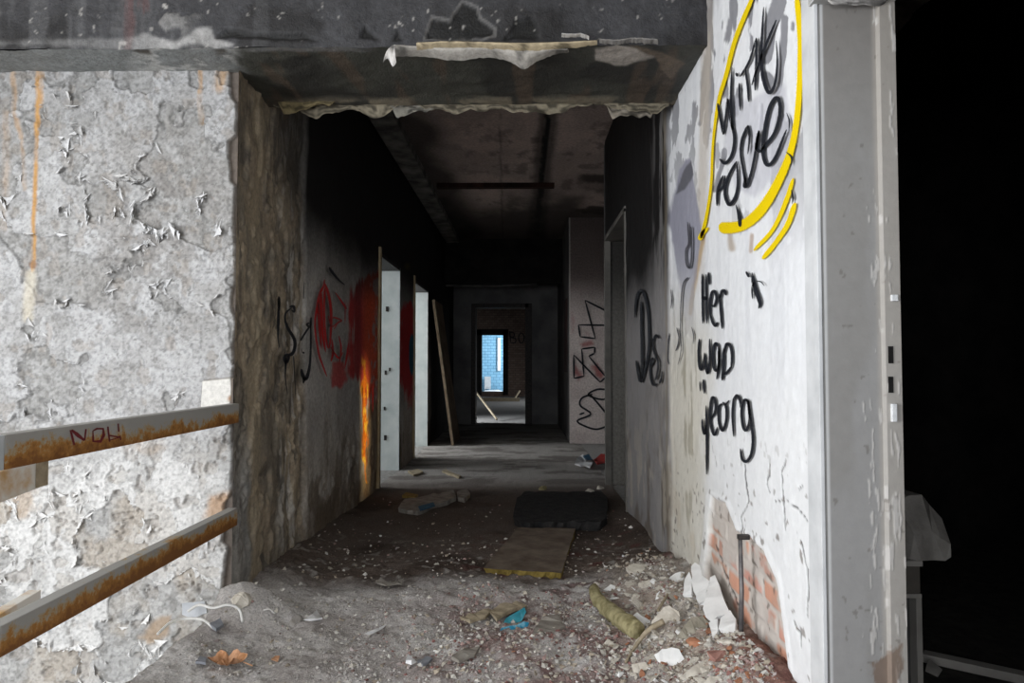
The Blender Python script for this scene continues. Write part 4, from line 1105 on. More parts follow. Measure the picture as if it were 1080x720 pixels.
strokes('sprayed_lettering', [
    (l([(72, 165), (70, 300), (68, 400), (78, 445)]), [1.5, 3.2, 1.2, 1]), (l([(72, 170), (76, 250)]), [4, 1.5]),
    (l([(130, 225), (152, 222), (156, 250), (140, 240)]), [2.2, 3.2, 2.2, 1.6]), (l([(140, 230), (112, 255), (106, 290), (122, 340), (152, 390), (160, 430), (145, 478), (100, 488)]), [1.6, 2, 2.4, 3, 3.6, 3.6, 3.6, 3]),
    (l([(100, 490), (112, 520), (128, 490)]), [4, 5, 4]), (l([(112, 500), (108, 600), (120, 700)]), [3, 1.2, .8]), (l([(152, 490), (158, 590), (164, 720)]), [1.5, 1, .6]),
    (l([(248, 280), (242, 330), (224, 320), (238, 310)]), [2, 2.6, 2, 1.4]), (l([(240, 330), (212, 370), (190, 408)]), [2.2, 2, 2.4]), (l([(244, 310), (246, 420), (240, 540), (220, 612), (200, 590), (195, 560)]), [1.6, 2, 2.6, 4.6, 4, 2.2]), (l([(210, 600), (206, 640)]), [4.5, 1.5]),
    (l([(200, 470), (212, 475)]), 2), (l([(210, 85), (206, 180)]), [.6, 1.2]),
    (l([(345, 8), (362, 35), (395, 75), (430, 105)]), [2, 3, 2.2, 1.2])],
        LW, S_black, wall_left, label='black sprayed letters on the left corridor wall')
strokes('sprayed_scrawl', [
    (l([(320, 75), (316, 110), (296, 150), (280, 230), (268, 330), (288, 470), (310, 540), (334, 602)]), [1.2, 2, 3, 3, 2, 2.4, 2, 1.4]), (l([(320, 95), (340, 150), (356, 250), (352, 400), (344, 450)]), [2.4, 3.2, 3.4, 2.4, 1.4]),
    (l([(300, 145), (304, 260), (310, 360), (326, 470)]), [3, 4.4, 4, 1.6]), (l([(322, 120), (318, 250), (326, 380), (340, 450)]), [3, 2.4, 2.4, 1.6]), (l([(284, 200), (292, 330), (304, 450)]), [1.4, 2, 1.4]),
    (l([(378, 145), (410, 190), (440, 235)]), [1.2, 2, 2.6]), (l([(342, 298), (372, 282), (412, 298), (392, 312), (372, 345)]), [1, 1.6, 2, 1.4, 1]), (l([(340, 270), (360, 330), (400, 300)]), [1, 1.4, 1]),
    (l([(360, 400), (366, 470), (356, 520)]), [1.5, 3, 2]), (l([(352, 440), (395, 500), (420, 470)]), [1.6, 2.4, 1.6]), (l([(398, 380), (410, 450), (400, 540)]), [1.4, 2, 1.2]),
    (l([(450, 420), (440, 500), (430, 560)]), [1.6, 2.4, 1.2]), (l([(545, 650), (546, 760)]), [1.6, .8]), (l([(584, 640), (582, 790)]), [2, .8])],
        LW, S_red, wall_left, label='red sprayed scrawl beside the red field')
PB = lambda a, b: onY(a, b, YF - 0.012)
strokes('sprayed_lettering', [([(537.5, 349), (538.5, 361)], 1.3), ([(537.5, 350), (542, 351), (542, 355), (538.5, 355.5), (543.5, 357), (543.5, 361), (538.5, 361.5)], 1.2), ([(549.5, 350.5), (547, 355), (548.5, 361), (552, 360), (552.5, 354), (549.5, 350.5)], 1.2)], PB, S_black, wall_far, label='two black sprayed letters on far brick')

# ================================================================== THINGS
def slab(name, poly, p0, n, th, mat, label=None, cat=None, group=None, jitter=0.8, rough=0.002, seed=0, parent=None, side=None, bend=0.0):
    """irregular broken sheet: outline given as it lies on its plane (p0, n), thickness th away from the viewer"""
    rnd = random.Random(seed)
    pts = []
    k = len(poly)
    for i in range(k):
        a = poly[i]; b = poly[(i + 1) % k]
        L = math.hypot(b[0] - a[0], b[1] - a[1]); m = max(1, int(L / 5))
        for j in range(m):
            t = j / m
            jj = jitter if j else 0
            pts.append((a[0] + (b[0] - a[0]) * t + rnd.uniform(-jj, jj), a[1] + (b[1] - a[1]) * t + rnd.uniform(-jj, jj)))
    n = np.asarray(n, float); n = n / np.linalg.norm(n)
    f = [on_plane(u, v, p0, n) for u, v in pts]
    ctr = sum(f) / len(f)
    bm = bmesh.new()
    def bendz(p):
        return p + n * bend * (np.linalg.norm(p - ctr) ** 2)
    top = [bm.verts.new(Vector(bendz(p) + n * rnd.uniform(-rough, rough) - ctr)) for p in f]
    bot = [bm.verts.new(Vector(bendz(ctr + (p - ctr) * rnd.uniform(0.93, 1.02)) - n * th * rnd.uniform(0.8, 1.1) - ctr)) for p in f]
    N = len(f)
    tf = [bm.faces.new(top), bm.faces.new(bot[::-1])]
    sides = [bm.faces.new((top[i], bot[i], bot[(i + 1) % N], top[(i + 1) % N])) for i in range(N)]
    if side is not None:
        for s in sides: s.material_index = 1
    bmesh.ops.triangulate(bm, faces=tf)
    bmesh.ops.recalc_face_normals(bm, faces=bm.faces)
    me = bpy.data.meshes.new(name); bm.to_mesh(me); bm.free()
    me.materials.append(mat)
    if side is not None: me.materials.append(side)
    o = bpy.data.objects.new(name, me)
    o.location = ctr if parent is None else ctr - np.array(parent.location)
    return put(o, parent, label, cat, group)


def chunk_mesh(name, size, seed, mat, flat=1.0, npts=18):
    rnd = random.Random(seed)
    bm = bmesh.new()
    for _ in range(npts):
        v = Vector((rnd.gauss(0, 1), rnd.gauss(0, 1), rnd.gauss(0, 1))).normalized() * rnd.uniform(0.75, 1.05)
        bm.verts.new((v.x * size[0], v.y * size[1], v.z * size[2] * flat))
    r = bmesh.ops.convex_hull(bm, input=bm.verts)
    bmesh.ops.delete(bm, geom=[g for g in r['geom_interior'] if isinstance(g, bmesh.types.BMVert)], context='VERTS')
    bmesh.ops.bevel(bm, geom=list(bm.edges), offset=min(size) * 0.08, segments=1, affect='EDGES', clamp_overlap=True)
    bmesh.ops.subdivide_edges(bm, edges=[e for e in bm.edges if e.calc_length() > max(size) * 0.35], cuts=1)
    for v in bm.verts: v.co += Vector((rnd.uniform(-1, 1), rnd.uniform(-1, 1), rnd.uniform(-1, 1))) * min(size) * 0.05
    me = bpy.data.meshes.new(name); bm.to_mesh(me); bm.free()
    me.materials.append(mat)
    return me


def chunk(name, px, py, wpx, mat, label, cat, seed, asp=(1, 0.8, 0.5), rot=None, group=None, sink=0.35):
    p = on_floor(px, py)
    s = wpx * p.y / F / 2
    me = chunk_mesh(name, (s * asp[0], s * asp[1], s * asp[2]), seed, mat)
    o = bpy.data.objects.new(name, me)
    rnd = random.Random(seed + 99)
    o.rotation_euler = rot or (rnd.uniform(-.3, .3), rnd.uniform(-.3, .3), rnd.uniform(0, 6.28))
    o.location = p + Vector((0, 0, s * asp[2] * (1 - 2 * sink) * 0.8))
    return put(o, None, label, cat, group)


# ---- guard rail round the stairwell
g0 = Vector((XL + 0.02, YW - 0.05, 0.0))
rail = empty('guard_rail', (XL, 1.63, 0.0), 'rusty grey two-bar guard rail around the stairwell, nearest the camera', 'railing')
fx = XL + 0.022
zu1, zu0 = onX(250, 425.5, fx)[2], onX(250, 446, fx)[2]
zl1, zl0 = onX(246, 537.5, fx)[2], onX(246, 556, fx)[2]
yn = onX(5.5, 470, fx)[1]
for z0, z1, nm in ((zu0, zu1, 'upper_bar'), (zl0, zl1, 'lower_bar')):
    MB().box(fx - 0.042, fx, yn, YW - 0.012, z0, z1).build(nm, M_rust2 if nm == 'lower_bar' else M_rust, rail, bevel=0.004)
    MB().box(-2.6, fx - 0.0005, yn - 0.042, yn - 0.0005, z0, z1).build(nm + '_return', mat_n('pale_blue_grey_rail', (0.42, 0.45, 0.48), (0.55, 0.58, 0.62), 8, 0.5) if nm == 'upper_bar' else bpy.data.materials['pale_blue_grey_rail'], rail, bevel=0.004)
MB().box(-2.0, -1.95, yn - 0.041, yn - 0.002, -1.8, zu0).build('post', M_rust, rail, bevel=0.004)
nb = lambda p: Z((0, 410), 5.536, p)
RL = lambda a, b: onX(a, b, fx + 0.0012)
strokes('marker_lettering', [(nb([(412, 240), (434, 328)]), 5), (nb([(418, 240), (455, 270), (494, 300)]), 5), (nb([(494, 300), (502, 234)]), 4), (nb([(542, 246), (545, 306), (588, 306), (606, 270), (602, 232), (566, 232), (542, 246)]), [2.4, 3, 3.2, 3, 2.4, 2.4, 2.4]),
                             (nb([(630, 220), (640, 308)]), 4), (nb([(640, 272), (700, 282)]), 3.6), (nb([(690, 202), (694, 250)]), 3.4), (nb([(640, 300), (690, 285)]), 2.4), (nb([(700, 272), (706, 298)]), 3)],
        RL, S_maroon, [o_ for o_ in rail.children if o_.name.startswith('upper_bar') and 'return' not in o_.name][0], smooth=False, label='dark red hand-painted letters on the upper bar')
M_prail = mat_n('pale_stained_rail', (0.66, 0.64, 0.60), (0.50, 0.32, 0.15), 7, 0.7, 0.3, 0.003, 0, 0.5, 0.68)
# ---- railing of the flight going down, behind it
ra = empty('stair_handrail', (-1.70, 1.6, -1.8), 'rusty pale stair handrail of the lower flight, behind the guard rail', 'railing')
pe = onX(50, 496, -1.67); pe2 = onX(43, 637, -1.67)
for p, nm in ((pe, 'upper_bar'), (pe2, 'lower_bar')):
    m = MB(); y0, y1 = 0.9, p[1]; z1 = p[2]; z0 = z1 - 0.14
    m.hexa([(-1.712, y0, z0 - 0.05), (-1.67, y0, z0 - 0.05), (-1.67, y0, z0 + 0.05), (-1.712, y0, z0 + 0.05)],
           [(-1.712, y1, z1 - 0.05), (-1.67, y1, z1 - 0.05), (-1.67, y1, z1 + 0.05), (-1.712, y1, z1 + 0.05)])
    m.build(nm, M_prail, ra, bevel=0.004)
MB().box(-1.668, -1.6665, pe[1] - 0.06, pe[1], pe[2] - 0.05, pe[2] + 0.05).build('end_strap', M_wood, ra)
MB().box(-1.71, -1.672, 1.2, 1.24, -1.8, pe[2] - 0.12).build('post', M_rust, ra, bevel=0.004)

# ---- things in the corridor
YB = 8.9
# door leaf leaning on the left wall
bl = onZ(476, 470, 0); bt = onY(455.5, 316, bl[1] + 0.0)
p_b0 = Vector((bl[0], bl[1], 0.0)); p_t0 = Vector((bt[0], bt[1], bt[2]))
w = Vector((0.0, 0.85, 0)); t = Vector((0.035, 0, 0.008))
leaf = MB(); leaf.hexa([p_b0, p_b0 + w, p_b0 + w + t, p_b0 + t], [p_t0, p_t0 + w, p_t0 + w + t, p_t0 + t])
lo = leaf.build('door_leaf', M_door, bevel=0.003, label='bare brown door leaf leaning against the left wall past the second doorway', cat='door', loc=p_b0)
# long duct at the ceiling corner and a batten across
m = MB(); m.box(XL - 0.0 + 0.05, XL + 0.25, YB1 + 0.02, 10.7, ZC - 0.07, ZC + 0.01)
o = m.build('ceiling_duct', mat_n('sooted_duct', (0.06, 0.058, 0.055), (0.26, 0.25, 0.23), 5, 0.8, 0.6, 0.01), bevel=0.004, label='sooty boxed duct running along the left edge of the ceiling', cat='duct')
a = onZ(461, 197, ZC - 0.03); b = onZ(585, 194, ZC - 0.03)
m = MB(); m.box(a[0], b[0], a[1] - 0.05, a[1] + 0.05, ZC - 0.045, ZC + 0.004)
m.build('ceiling_batten', mat_n('charred_rust_batten', (0.018, 0.01, 0.008), (0.06, 0.03, 0.022), 8, 0.9), bevel=0.003, label='charred batten fixed across the corridor ceiling', cat='batten')
m = MB(); a = onY(470, 301, 10.7); b = onY(566, 300, 10.7)
m.tube([(a[0], 10.7, a[2]), ((a[0] + b[0]) / 2, 10.7, a[2] - 0.012), (b[0], 10.7, b[2])], 0.018)
m.build('ceiling_pipe', mat_n('dusty_pipe', (0.06, 0.06, 0.06), (0.14, 0.13, 0.12), 8, 0.7), label='thin pipe crossing under the far dark ceiling beam', cat='pipe', smooth=True)

# board with a yellow edge, dark foam panel, folded card
UP = (0, 0, 1)
def lying(name, poly, z, th, mat, label, cat, **kw):
    c = np.mean(np.array(poly), axis=0)
    p = on_floor(*c)
    return slab(name, poly, (p.x, p.y, p.z + z), kw.pop('n', UP), th, mat, label, cat, **kw)


lying('board_panel', [(510, 599), (546, 556), (607, 557), (592, 604)], 0.035, 0.034, M_board, 'flat brown board with a yellow front edge lying on the corridor floor', 'board', jitter=0.3, rough=0.001, side=M_yedge)
lying('charred_slab', [(541, 545), (545, 525), (553, 518), (634, 518), (641, 525), (640, 545), (634, 550), (548, 550)], 0.055, 0.07, M_mat, 'charred black foam slab on the floor by the right doorway', 'foam slab', jitter=0.8, rough=0.006)
ob = lying('folded_card', [(420, 535), (427, 526), (446, 523), (478, 516), (481, 524), (452, 534), (440, 539)], 0.035, 0.035, M_card, 'crushed pale cardboard sleeve with blue print near the first left doorway', 'cardboard', jitter=0.8, rough=0.004)
slab('blue_print', [(441, 534), (457, 529.5), (459, 533), (443, 538)], ob.location + Vector((0, 0, 0.006)), UP, 0.006, M_blue, 'blue printed panel', jitter=0.2, parent=ob)
lying('folded_card', [(482, 517.5), (492, 514.5), (496, 521), (490, 526), (483, 525)], 0.03, 0.03, M_card, 'small crumpled grey card at the far end of the blue-printed sleeve', 'cardboard', seed=4, rough=0.008)
lying('lath', [(430, 496), (440, 494), (446, 497), (436, 500)], 0.02, 0.02, M_wood, 'short yellowish piece of lath by the first left doorway, nearer the wall', 'lath', seed=5)
lying('lath', [(466, 496), (470, 494.5), (486, 501), (484, 503)], 0.02, 0.02, M_wood, 'pale splinter of wood lying alone in mid-corridor left', 'lath', seed=6)
lying('lath', [(424, 522), (428, 519), (441, 521), (438, 524)], 0.04, 0.02, M_yedge, 'ochre scrap of wood behind the crushed cardboard', 'lath', seed=8)
chunk('rubble_lump', 573, 516, 14, M_foam, 'yellowish lump behind the black foam slab', 'rubble', 61)
chunk('rubble_lump', 622, 520, 16, M_plaster, 'grey plaster lump behind the right end of the black foam slab', 'rubble', 62)
chunk('rubble_lump', 634, 515, 14, M_plaster, 'grey plaster lump at the foot of the right doorway post', 'rubble', 63)
# litter by the pier
lying('paper_scrap', [(606, 489), (612, 481), (615, 480), (618, 486), (625, 489), (622, 491), (612, 491)], 0.05, 0.01, M_paper, 'crumpled white paper litter below the graffiti pier', 'paper', seed=9, rough=0.03)
lying('paper_scrap', [(626, 484), (634, 480), (640, 481), (639, 487), (630, 489)], 0.05, 0.01, M_redp, 'red printed wrapper beside the white paper litter', 'wrapper', seed=10, rough=0.02)
lying('paper_scrap', [(615, 481), (621, 479.5), (625, 483), (619, 484.5)], 0.075, 0.01, M_blue, 'dark blue scrap between white paper and red wrapper', 'wrapper', seed=11, rough=0.02)

# ---- foreground litter
pl = empty('teal_packaging', on_floor(545, 655), 'torn teal and blue plastic packaging on the rubble, mid foreground', 'packaging')
pc_ = on_floor(543, 655) + Vector((0, 0, 0.006))
slab('flap', [(531, 657), (533, 652), (553, 640), (555, 645), (550, 655), (540, 658)], (pc_.x, pc_.y, pc_.z + 0.05), (0.05, -0.85, 0.5), 0.004, M_teal, seed=12, jitter=0.4, parent=pl)
slab('printed_side', [(526, 667), (529, 662), (545, 659), (552, 655), (558, 656), (556, 662), (548, 668), (538, 673)], (pc_.x, pc_.y - 0.05, pc_.z + 0.035), (0.1, -0.45, 0.88), 0.004, M_teal2, 'blue and white printed side', seed=13, jitter=0.6, parent=pl)
lying('bark_strip', [(485, 651), (510, 643), (520, 642), (512, 650), (496, 654)], 0.02, 0.012, M_wood, 'flat brown scrap left of the teal packaging, nearer the camera', 'wood scrap', seed=14, rough=0.006)
lying('bark_strip', [(516, 645), (528, 637), (550, 634), (556, 637), (540, 643), (524, 652)], 0.03, 0.012, M_wood, 'flat brown scrap just behind the teal packaging', 'wood scrap', seed=15, rough=0.006)
lying('plaster_sheet', [(562, 668), (570, 652), (590, 648), (596, 660), (580, 668)], 0.015, 0.012, M_card, 'dull grey sheet right of the teal packaging', 'sheet', seed=16, rough=0.006)
# yellow foam length
pts = []
for a, b, r in ((626, 627, 5), (631, 640, 7), (641, 650, 8), (653, 660, 9), (664, 668, 9.5), (672, 674, 9)):
    p = on_floor(a, b); pts.append((p + Vector((0, 0, 0.03)), r * p.y / F))
m = MB(); rr = [q for _, q in pts]; cp = catmull([np.array(p) for p, _ in pts], 5)
m.tube(cp, list(np.interp(np.linspace(0, 1, len(cp)), np.linspace(0, 1, len(rr)), rr)), 10)
foam = m.build('foam_strip', M_foam, smooth=True, label='curved strip of yellow-olive foam lying in front of the rubble heap', cat='foam strip', loc=tuple(pts[2][0]))
rnd = random.Random(3)
for v in foam.data.vertices: v.co += Vector((rnd.gauss(0, 1), rnd.gauss(0, 1), rnd.gauss(0, 1))) * 0.003
# long root-like lath over the heap
m = MB(); lp = [on_floor(a, b) + Vector((0, 0, u)) for a, b, u in ((704, 632, .02), (694, 652, .03), (700, 664, .03), (684, 675, .035), (672, 688, .03), (660, 703, .015))]
m.tube(catmull([np.array(p) for p in (lp[2], lp[3], lp[4], lp[5])], 5), [0.011] * 4 + [0.009] * 4 + [0.007] * 4 + [0.005] * 4, 7)
m.build('wooden_stick', M_wood, smooth=True, label='weathered stick slanting across the front of the rubble heap', cat='stick')
m = MB(); m.tube([np.array(lp[0]), np.array(lp[1])], 0.006, 6)
m.build('wooden_stick', M_wood, label='thin stick standing up behind the large pale plaster block', cat='stick')

# shard, blocks
def tilt_slab(name, poly, up, n, th, mat, label, cat, **kw):
    c = np.mean(np.array(poly), axis=0); p = on_floor(*c)
    return slab(name, poly, (p.x, p.y, p.z + up), n, th, mat, label, cat, **kw)


tilt_slab('plaster_shard', [(690, 690), (698, 684), (708, 682), (716, 684), (723, 696), (720, 706), (706, 705), (697, 700)], 0.03, (-0.1, -0.75, 0.7), 0.010, M_plaster_w, 'bright white shard lying face-up at the front of the rubble heap', 'shard', seed=20, bend=-0.6)
tilt_slab('plaster_block', [(687, 655), (700, 640), (706, 638), (716, 645), (718, 661), (710, 669), (694, 669), (689, 664)], 0.035, (-0.1, -0.7, 0.7), 0.06, M_plaster, 'large pale plaster block in the middle of the rubble heap', 'plaster block', seed=21, rough=0.004)
tilt_slab('plaster_block', [(716, 668), (728, 652), (741, 649), (747, 656), (744, 668), (730, 674), (720, 673)], 0.03, (0.1, -0.7, 0.65), 0.06, mat_n('grey_green_plaster', (0.22, 0.20, 0.155), (0.38, 0.35, 0.29), 14, 0.95, 0.6, 0.006), 'grey-green plaster block below the white slabs', 'plaster block', seed=22, rough=0.004)
tilt_slab('plaster_block', [(719, 712), (735, 700), (746, 695), (744, 708), (736, 719), (728, 720)], 0.03, (0.1, -0.7, 0.65), 0.04, M_plaster, 'wedge of beige plaster right of the bright white shard', 'plaster block', seed=23, rough=0.003)
tilt_slab('plaster_block', [(742, 720), (748, 713), (762, 712), (768, 716), (760, 724), (744, 726)], 0.02, (0, -0.6, 0.8), 0.04, M_plaster, 'pale plaster piece cut by the bottom edge, before the red crumbs', 'plaster block', seed=24)
tilt_slab('plaster_block', [(664, 652), (672, 645), (688, 656), (686, 663), (675, 660)], 0.025, (-0.1, -0.6, 0.8), 0.03, M_plaster_w, 'whitish plaster piece left of the large pale block', 'plaster block', seed=25)
tilt_slab('plaster_block', [(666, 700), (680, 698), (688, 709), (684, 715), (668, 710)], 0.02, (-0.1, -0.6, 0.8), 0.03, M_plaster, 'flat beige piece left of the bright white shard', 'plaster block', seed=26)
tilt_slab('plaster_block', [(699, 615), (712, 604), (722, 603), (721, 612), (708, 618)], 0.02, (-0.1, -0.6, 0.8), 0.02, M_plaster_w, 'white plaster piece at the wall foot, top of the heap', 'plaster block', seed=27)
tilt_slab('plaster_block', [(660, 598), (668, 594), (686, 596), (684, 603), (668, 604)], 0.015, (0, -0.3, 0.9), 0.02, M_plaster, 'grey flat piece on the corridor floor behind the heap', 'plaster block', seed=28)
tilt_slab('plaster_block', [(636, 622), (644, 616), (650, 618), (648, 624)], 0.02, (0, -0.6, 0.8), 0.02, M_plaster_w, 'white lump behind the top of the yellow foam strip', 'plaster block', seed=29)
chunk('brick_lump', 733, 680, 24, M_brick, 'orange-brown brick lump below the grey-green block', 'brick', 31)
chunk('brick_lump', 758, 694, 30, mat_n('red_crumb', (0.26, 0.125, 0.10), (0.40, 0.23, 0.19), 16, 0.95, 0.8, 0.008), 'reddish lump of brick and mortar under the wall rod', 'brick', 32, (1.1, .9, .6))
chunk('plaster_lump', 766, 678, 22, M_plaster, 'brown-grey lump tucked under the white slabs', 'rubble', 33)

# white plaster sheets slumped against the brick
tA = onX(742, 594, XR - 0.03); tB = onX(772, 642, XR - 0.03); bC = np.array(on_floor(752, 674)) + np.array([0, 0, 0.012])
nW = np.cross(tB - tA, bC - tA); nW = nW / np.linalg.norm(nW)
if np.dot(nW, CAM - tA) < 0: nW = -nW
pw = tA
slab('plaster_sheet', [(729, 597), (733, 593), (738, 596), (741, 607), (748, 612), (743, 634), (737, 636), (731, 622)], pw, nW, 0.014, M_plaster_w, 'tall white plaster sheet leaning at the wall foot, left of the largest', 'plaster sheet', seed=41, jitter=0.5)
slab('plaster_sheet', [(749, 609), (754, 606), (760, 622), (767, 640), (770, 646), (757, 650), (751, 656), (744, 650), (741, 641)], pw, nW, 0.014, M_plaster_w, 'largest white plaster sheet slumped against the bare brick', 'plaster sheet', seed=42, jitter=0.5)
slab('plaster_sheet', [(770, 643), (776, 652), (776, 667), (773, 671), (768, 667), (758, 663), (760, 652)], pw, nW, 0.014, M_plaster_w, 'cracked white plaster sheet at the lower right, beside the rod', 'plaster sheet', seed=43, jitter=0.5)
slab('plaster_sheet', [(720, 627), (722, 610), (727, 603), (730, 612), (729, 627)], pw, nW, 0.012, M_plaster_w, 'narrow white plaster sheet, leftmost of those at the wall foot', 'plaster sheet', seed=44, jitter=0.5)
slab('plaster_sheet', [(747, 656), (757, 652), (757, 664), (752, 674)], pw, nW, 0.012, M_plaster_w, 'small pointed white plaster piece under the largest sheet', 'plaster sheet', seed=45, jitter=0.4)

# rod on the wall
a = onX(780.5, 566, XR - 0.035); b = onX(781.5, 680, XR - 0.05)
rod = empty('wall_rod', (b[0], b[1], b[2]), 'thin dark metal rod standing against the bare brick', 'rod')
MB().tube([a, (a + b) / 2 + np.array([0.004, 0, 0]), b], [0.007, 0.008, 0.008], 8).build('rod', mat_n('dull_steel', (0.10, 0.095, 0.10), (0.20, 0.185, 0.18), 20, 0.5, 0.3, 0.002, 0.5), rod, smooth=True)
MB().box(a[0] - 0.008, a[0] + 0.03, a[1] - 0.009, a[1] + 0.009, a[2] - 0.008, a[2] + 0.008).build('bracket', M_metal_dark, rod, bevel=0.003)

# dry leaf
lf = on_floor(240, 704)
m = MB(); cx = []
for i in range(28):
    an = 2 * math.pi * i / 28
    lob = 0.6 + 0.4 * abs(math.cos(2.5 * an)) + 0.08 * math.sin(9 * an)
    cx.append((0.066 * lob * math.cos(an), 0.05 * lob * math.sin(an)))
ring = []
for s in (0.0, 0.35, 0.7, 1.0):
    ring.append([(lf.x + a * s, lf.y + b * s, lf.z + 0.012 + 0.034 * s * s * (0.35 + 0.65 * abs(math.sin(3.1 * math.atan2(b, a) + .6)))) for a, b in cx])
vs_ = [ring[0][0]] + [p for r_ in ring[1:] for p in r_]
fs_ = [(0, 1 + i, 1 + (i + 1) % 28) for i in range(28)] + [(1 + k * 28 + i, 1 + k * 28 + (i + 1) % 28, 1 + (k + 1) * 28 + (i + 1) % 28, 1 + (k + 1) * 28 + i) for k in range(2) for i in range(28)]
m.add(vs_, fs_)
leafo = m.build('dry_leaf', M_leaf, loc=tuple(lf), smooth=False, label='curled orange-brown dry leaf on the dust in the left foreground', cat='leaf')
MB().tube([(lf.x + 0.055, lf.y, lf.z + 0.02), (lf.x + 0.09, lf.y - 0.01, lf.z + 0.012)], 0.002, 6).build('leaf_stem', M_leaf, leafo)
lying('leaf_scrap', [(286, 694), (290, 691), (295, 692), (293, 697)], 0.012, 0.002, M_leaf, 'tiny rust-coloured leaf scrap right of the dry leaf', 'leaf', seed=17, rough=0.006)

# cables
def cable(pts, r, label, up=0.012):
    m = MB(); cp = catmull([np.array(on_floor(a, b) + Vector((0, 0, up + u))) for a, b, u in pts], 6)
    m.tube(cp, r, 7)
    m.build('cable', M_wire, smooth=True, label=label, cat='cable', loc=tuple(cp[0]))


cable([(198, 653, .02), (210, 649, .03), (225, 651, .025), (240, 649, .03), (252, 651, .02), (256, 659, .0)], 0.0055, 'white cable looping over dust by the left wall corner, upper of two')
cable([(166, 672, .0), (180, 665, .02), (196, 661, .02), (214, 661, .015), (226, 666, .0)], 0.0055, 'white cable end lying along the slab edge, lower of two')
cable([(278, 647, .0), (284, 648, .006), (290, 650, .0)], 0.003, 'short white wire end poking from dust at the corridor mouth')
lying('paper_scrap', [(318, 652), (330, 648), (334, 643), (338, 648), (340, 652), (326, 654)], 0.01, 0.004, M_paper, 'small white paper scrap on dust at the corridor mouth', 'paper', seed=18, rough=0.008)
lying('slate_chip', [(206, 697), (211, 691), (218, 693), (217, 698)], 0.012, 0.01, mat_n('blue_grey_slate', (0.16, 0.17, 0.19), (0.24, 0.25, 0.28), 20, 0.8), 'small blue-grey chip left of the dry leaf', 'chip', seed=19)
lying('slate_chip', [(220, 657), (232, 652), (236, 658), (228, 663)], 0.02, 0.01, bpy.data.materials['blue_grey_slate'], 'blue-grey chip between the two white cables', 'chip', seed=51)
lying('plaster_block', [(192, 648), (192, 636), (216, 634), (218, 646), (204, 652)], 0.05, 0.02, mat_n('bluish_plaster', (0.40, 0.42, 0.45), (0.52, 0.54, 0.57), 12, 0.9, 0.5, 0.004), 'bluish plaster piece leaning at the foot of the peeling wall', 'plaster block', n=(0, -0.9, 0.3), seed=52)
chunk('plaster_lump', 254, 634, 26, M_plaster, 'grey crumbling lump at the left wall corner', 'rubble', 53, (1, .8, .8))
chunk('plaster_lump', 312, 656, 20, mat_n('dust_clod', (0.20, 0.185, 0.17), (0.32, 0.30, 0.28), 25, 0.98, 0.8, 0.006), 'rounded dust clod in front of the corridor mouth', 'rubble', 54)
lying('paper_scrap', [(396, 614), (402, 610), (414, 613), (426, 610), (424, 615), (408, 617)], 0.02, 0.004, M_card, 'curved pale scrap lying alone in the dark left of the board', 'paper', seed=55, rough=0.01)
lying('paper_scrap', [(384, 667), (400, 661), (408, 658), (400, 664), (388, 669)], 0.008, 0.003, M_paper, 'thin flat pale strip on the dust in mid foreground', 'paper', seed=56, rough=0.003)
lying('paper_scrap', [(428, 698), (430, 689), (434, 693), (440, 697), (434, 700)], 0.02, 0.004, M_paper, 'small white crumple at the bottom, below the pale strip', 'paper', seed=57, rough=0.014)
lying('slate_chip', [(440, 696), (450, 691), (456, 693), (446, 700)], 0.01, 0.01, bpy.data.materials['blue_grey_slate'], 'dark chip just right of the small white crumple', 'chip', seed=58)
lying('plaster_block', [(476, 692), (490, 683), (506, 682), (500, 690), (484, 696)], 0.012, 0.012, M_card, 'thin grey flat scrap in front of the teal packaging', 'plaster block', seed=59, rough=.004)

# ---- fragments in the heap, one object each
meshes = [chunk_mesh('plaster_fragment', (1, 0.75, 0.5 if i % 2 else 0.2), 700 + i, [M_plaster, M_plaster, M_plaster_w, M_brick, M_plaster][i % 5], npts=9) for i in range(10)]
rnd = random.Random(11)
zone = [(600, 650), (640, 620), (690, 596), (722, 602), (742, 640), (775, 672), (812, 712), (790, 726), (690, 726), (640, 712)]
n_ = 0
while n_ < 120:
    a, b = rnd.uniform(600, 815), rnd.uniform(596, 724)
    if poly_sd(np.array([a]), np.array([b]), zone)[0] > -1: continue
    red = a > 750 and b > 668
    p = on_floor(a, b); s = rnd.uniform(3.0, 8.5) * (0.6 + 0.4 * rnd.random()) * p.y / F
    k = rnd.choice([3, 8, 3, 0]) if red else rnd.choice([0, 1, 2, 4, 5, 6, 7, 9, 0, 1, 5, 3])
    o = bpy.data.objects.new('plaster_fragment', meshes[k])
    o.location = p + Vector((0, 0, s * 0.12)); o.scale = (s, s, s)
    o.rotation_euler = (rnd.uniform(-.7, .7), rnd.uniform(-.7, .7), rnd.uniform(0, 6.28))
    put(o, None, 'small broken piece of masonry in the rubble heap by the right wall', 'fragment', 'masonry fragments in the rubble heap')
    n_ += 1
n_ = 0
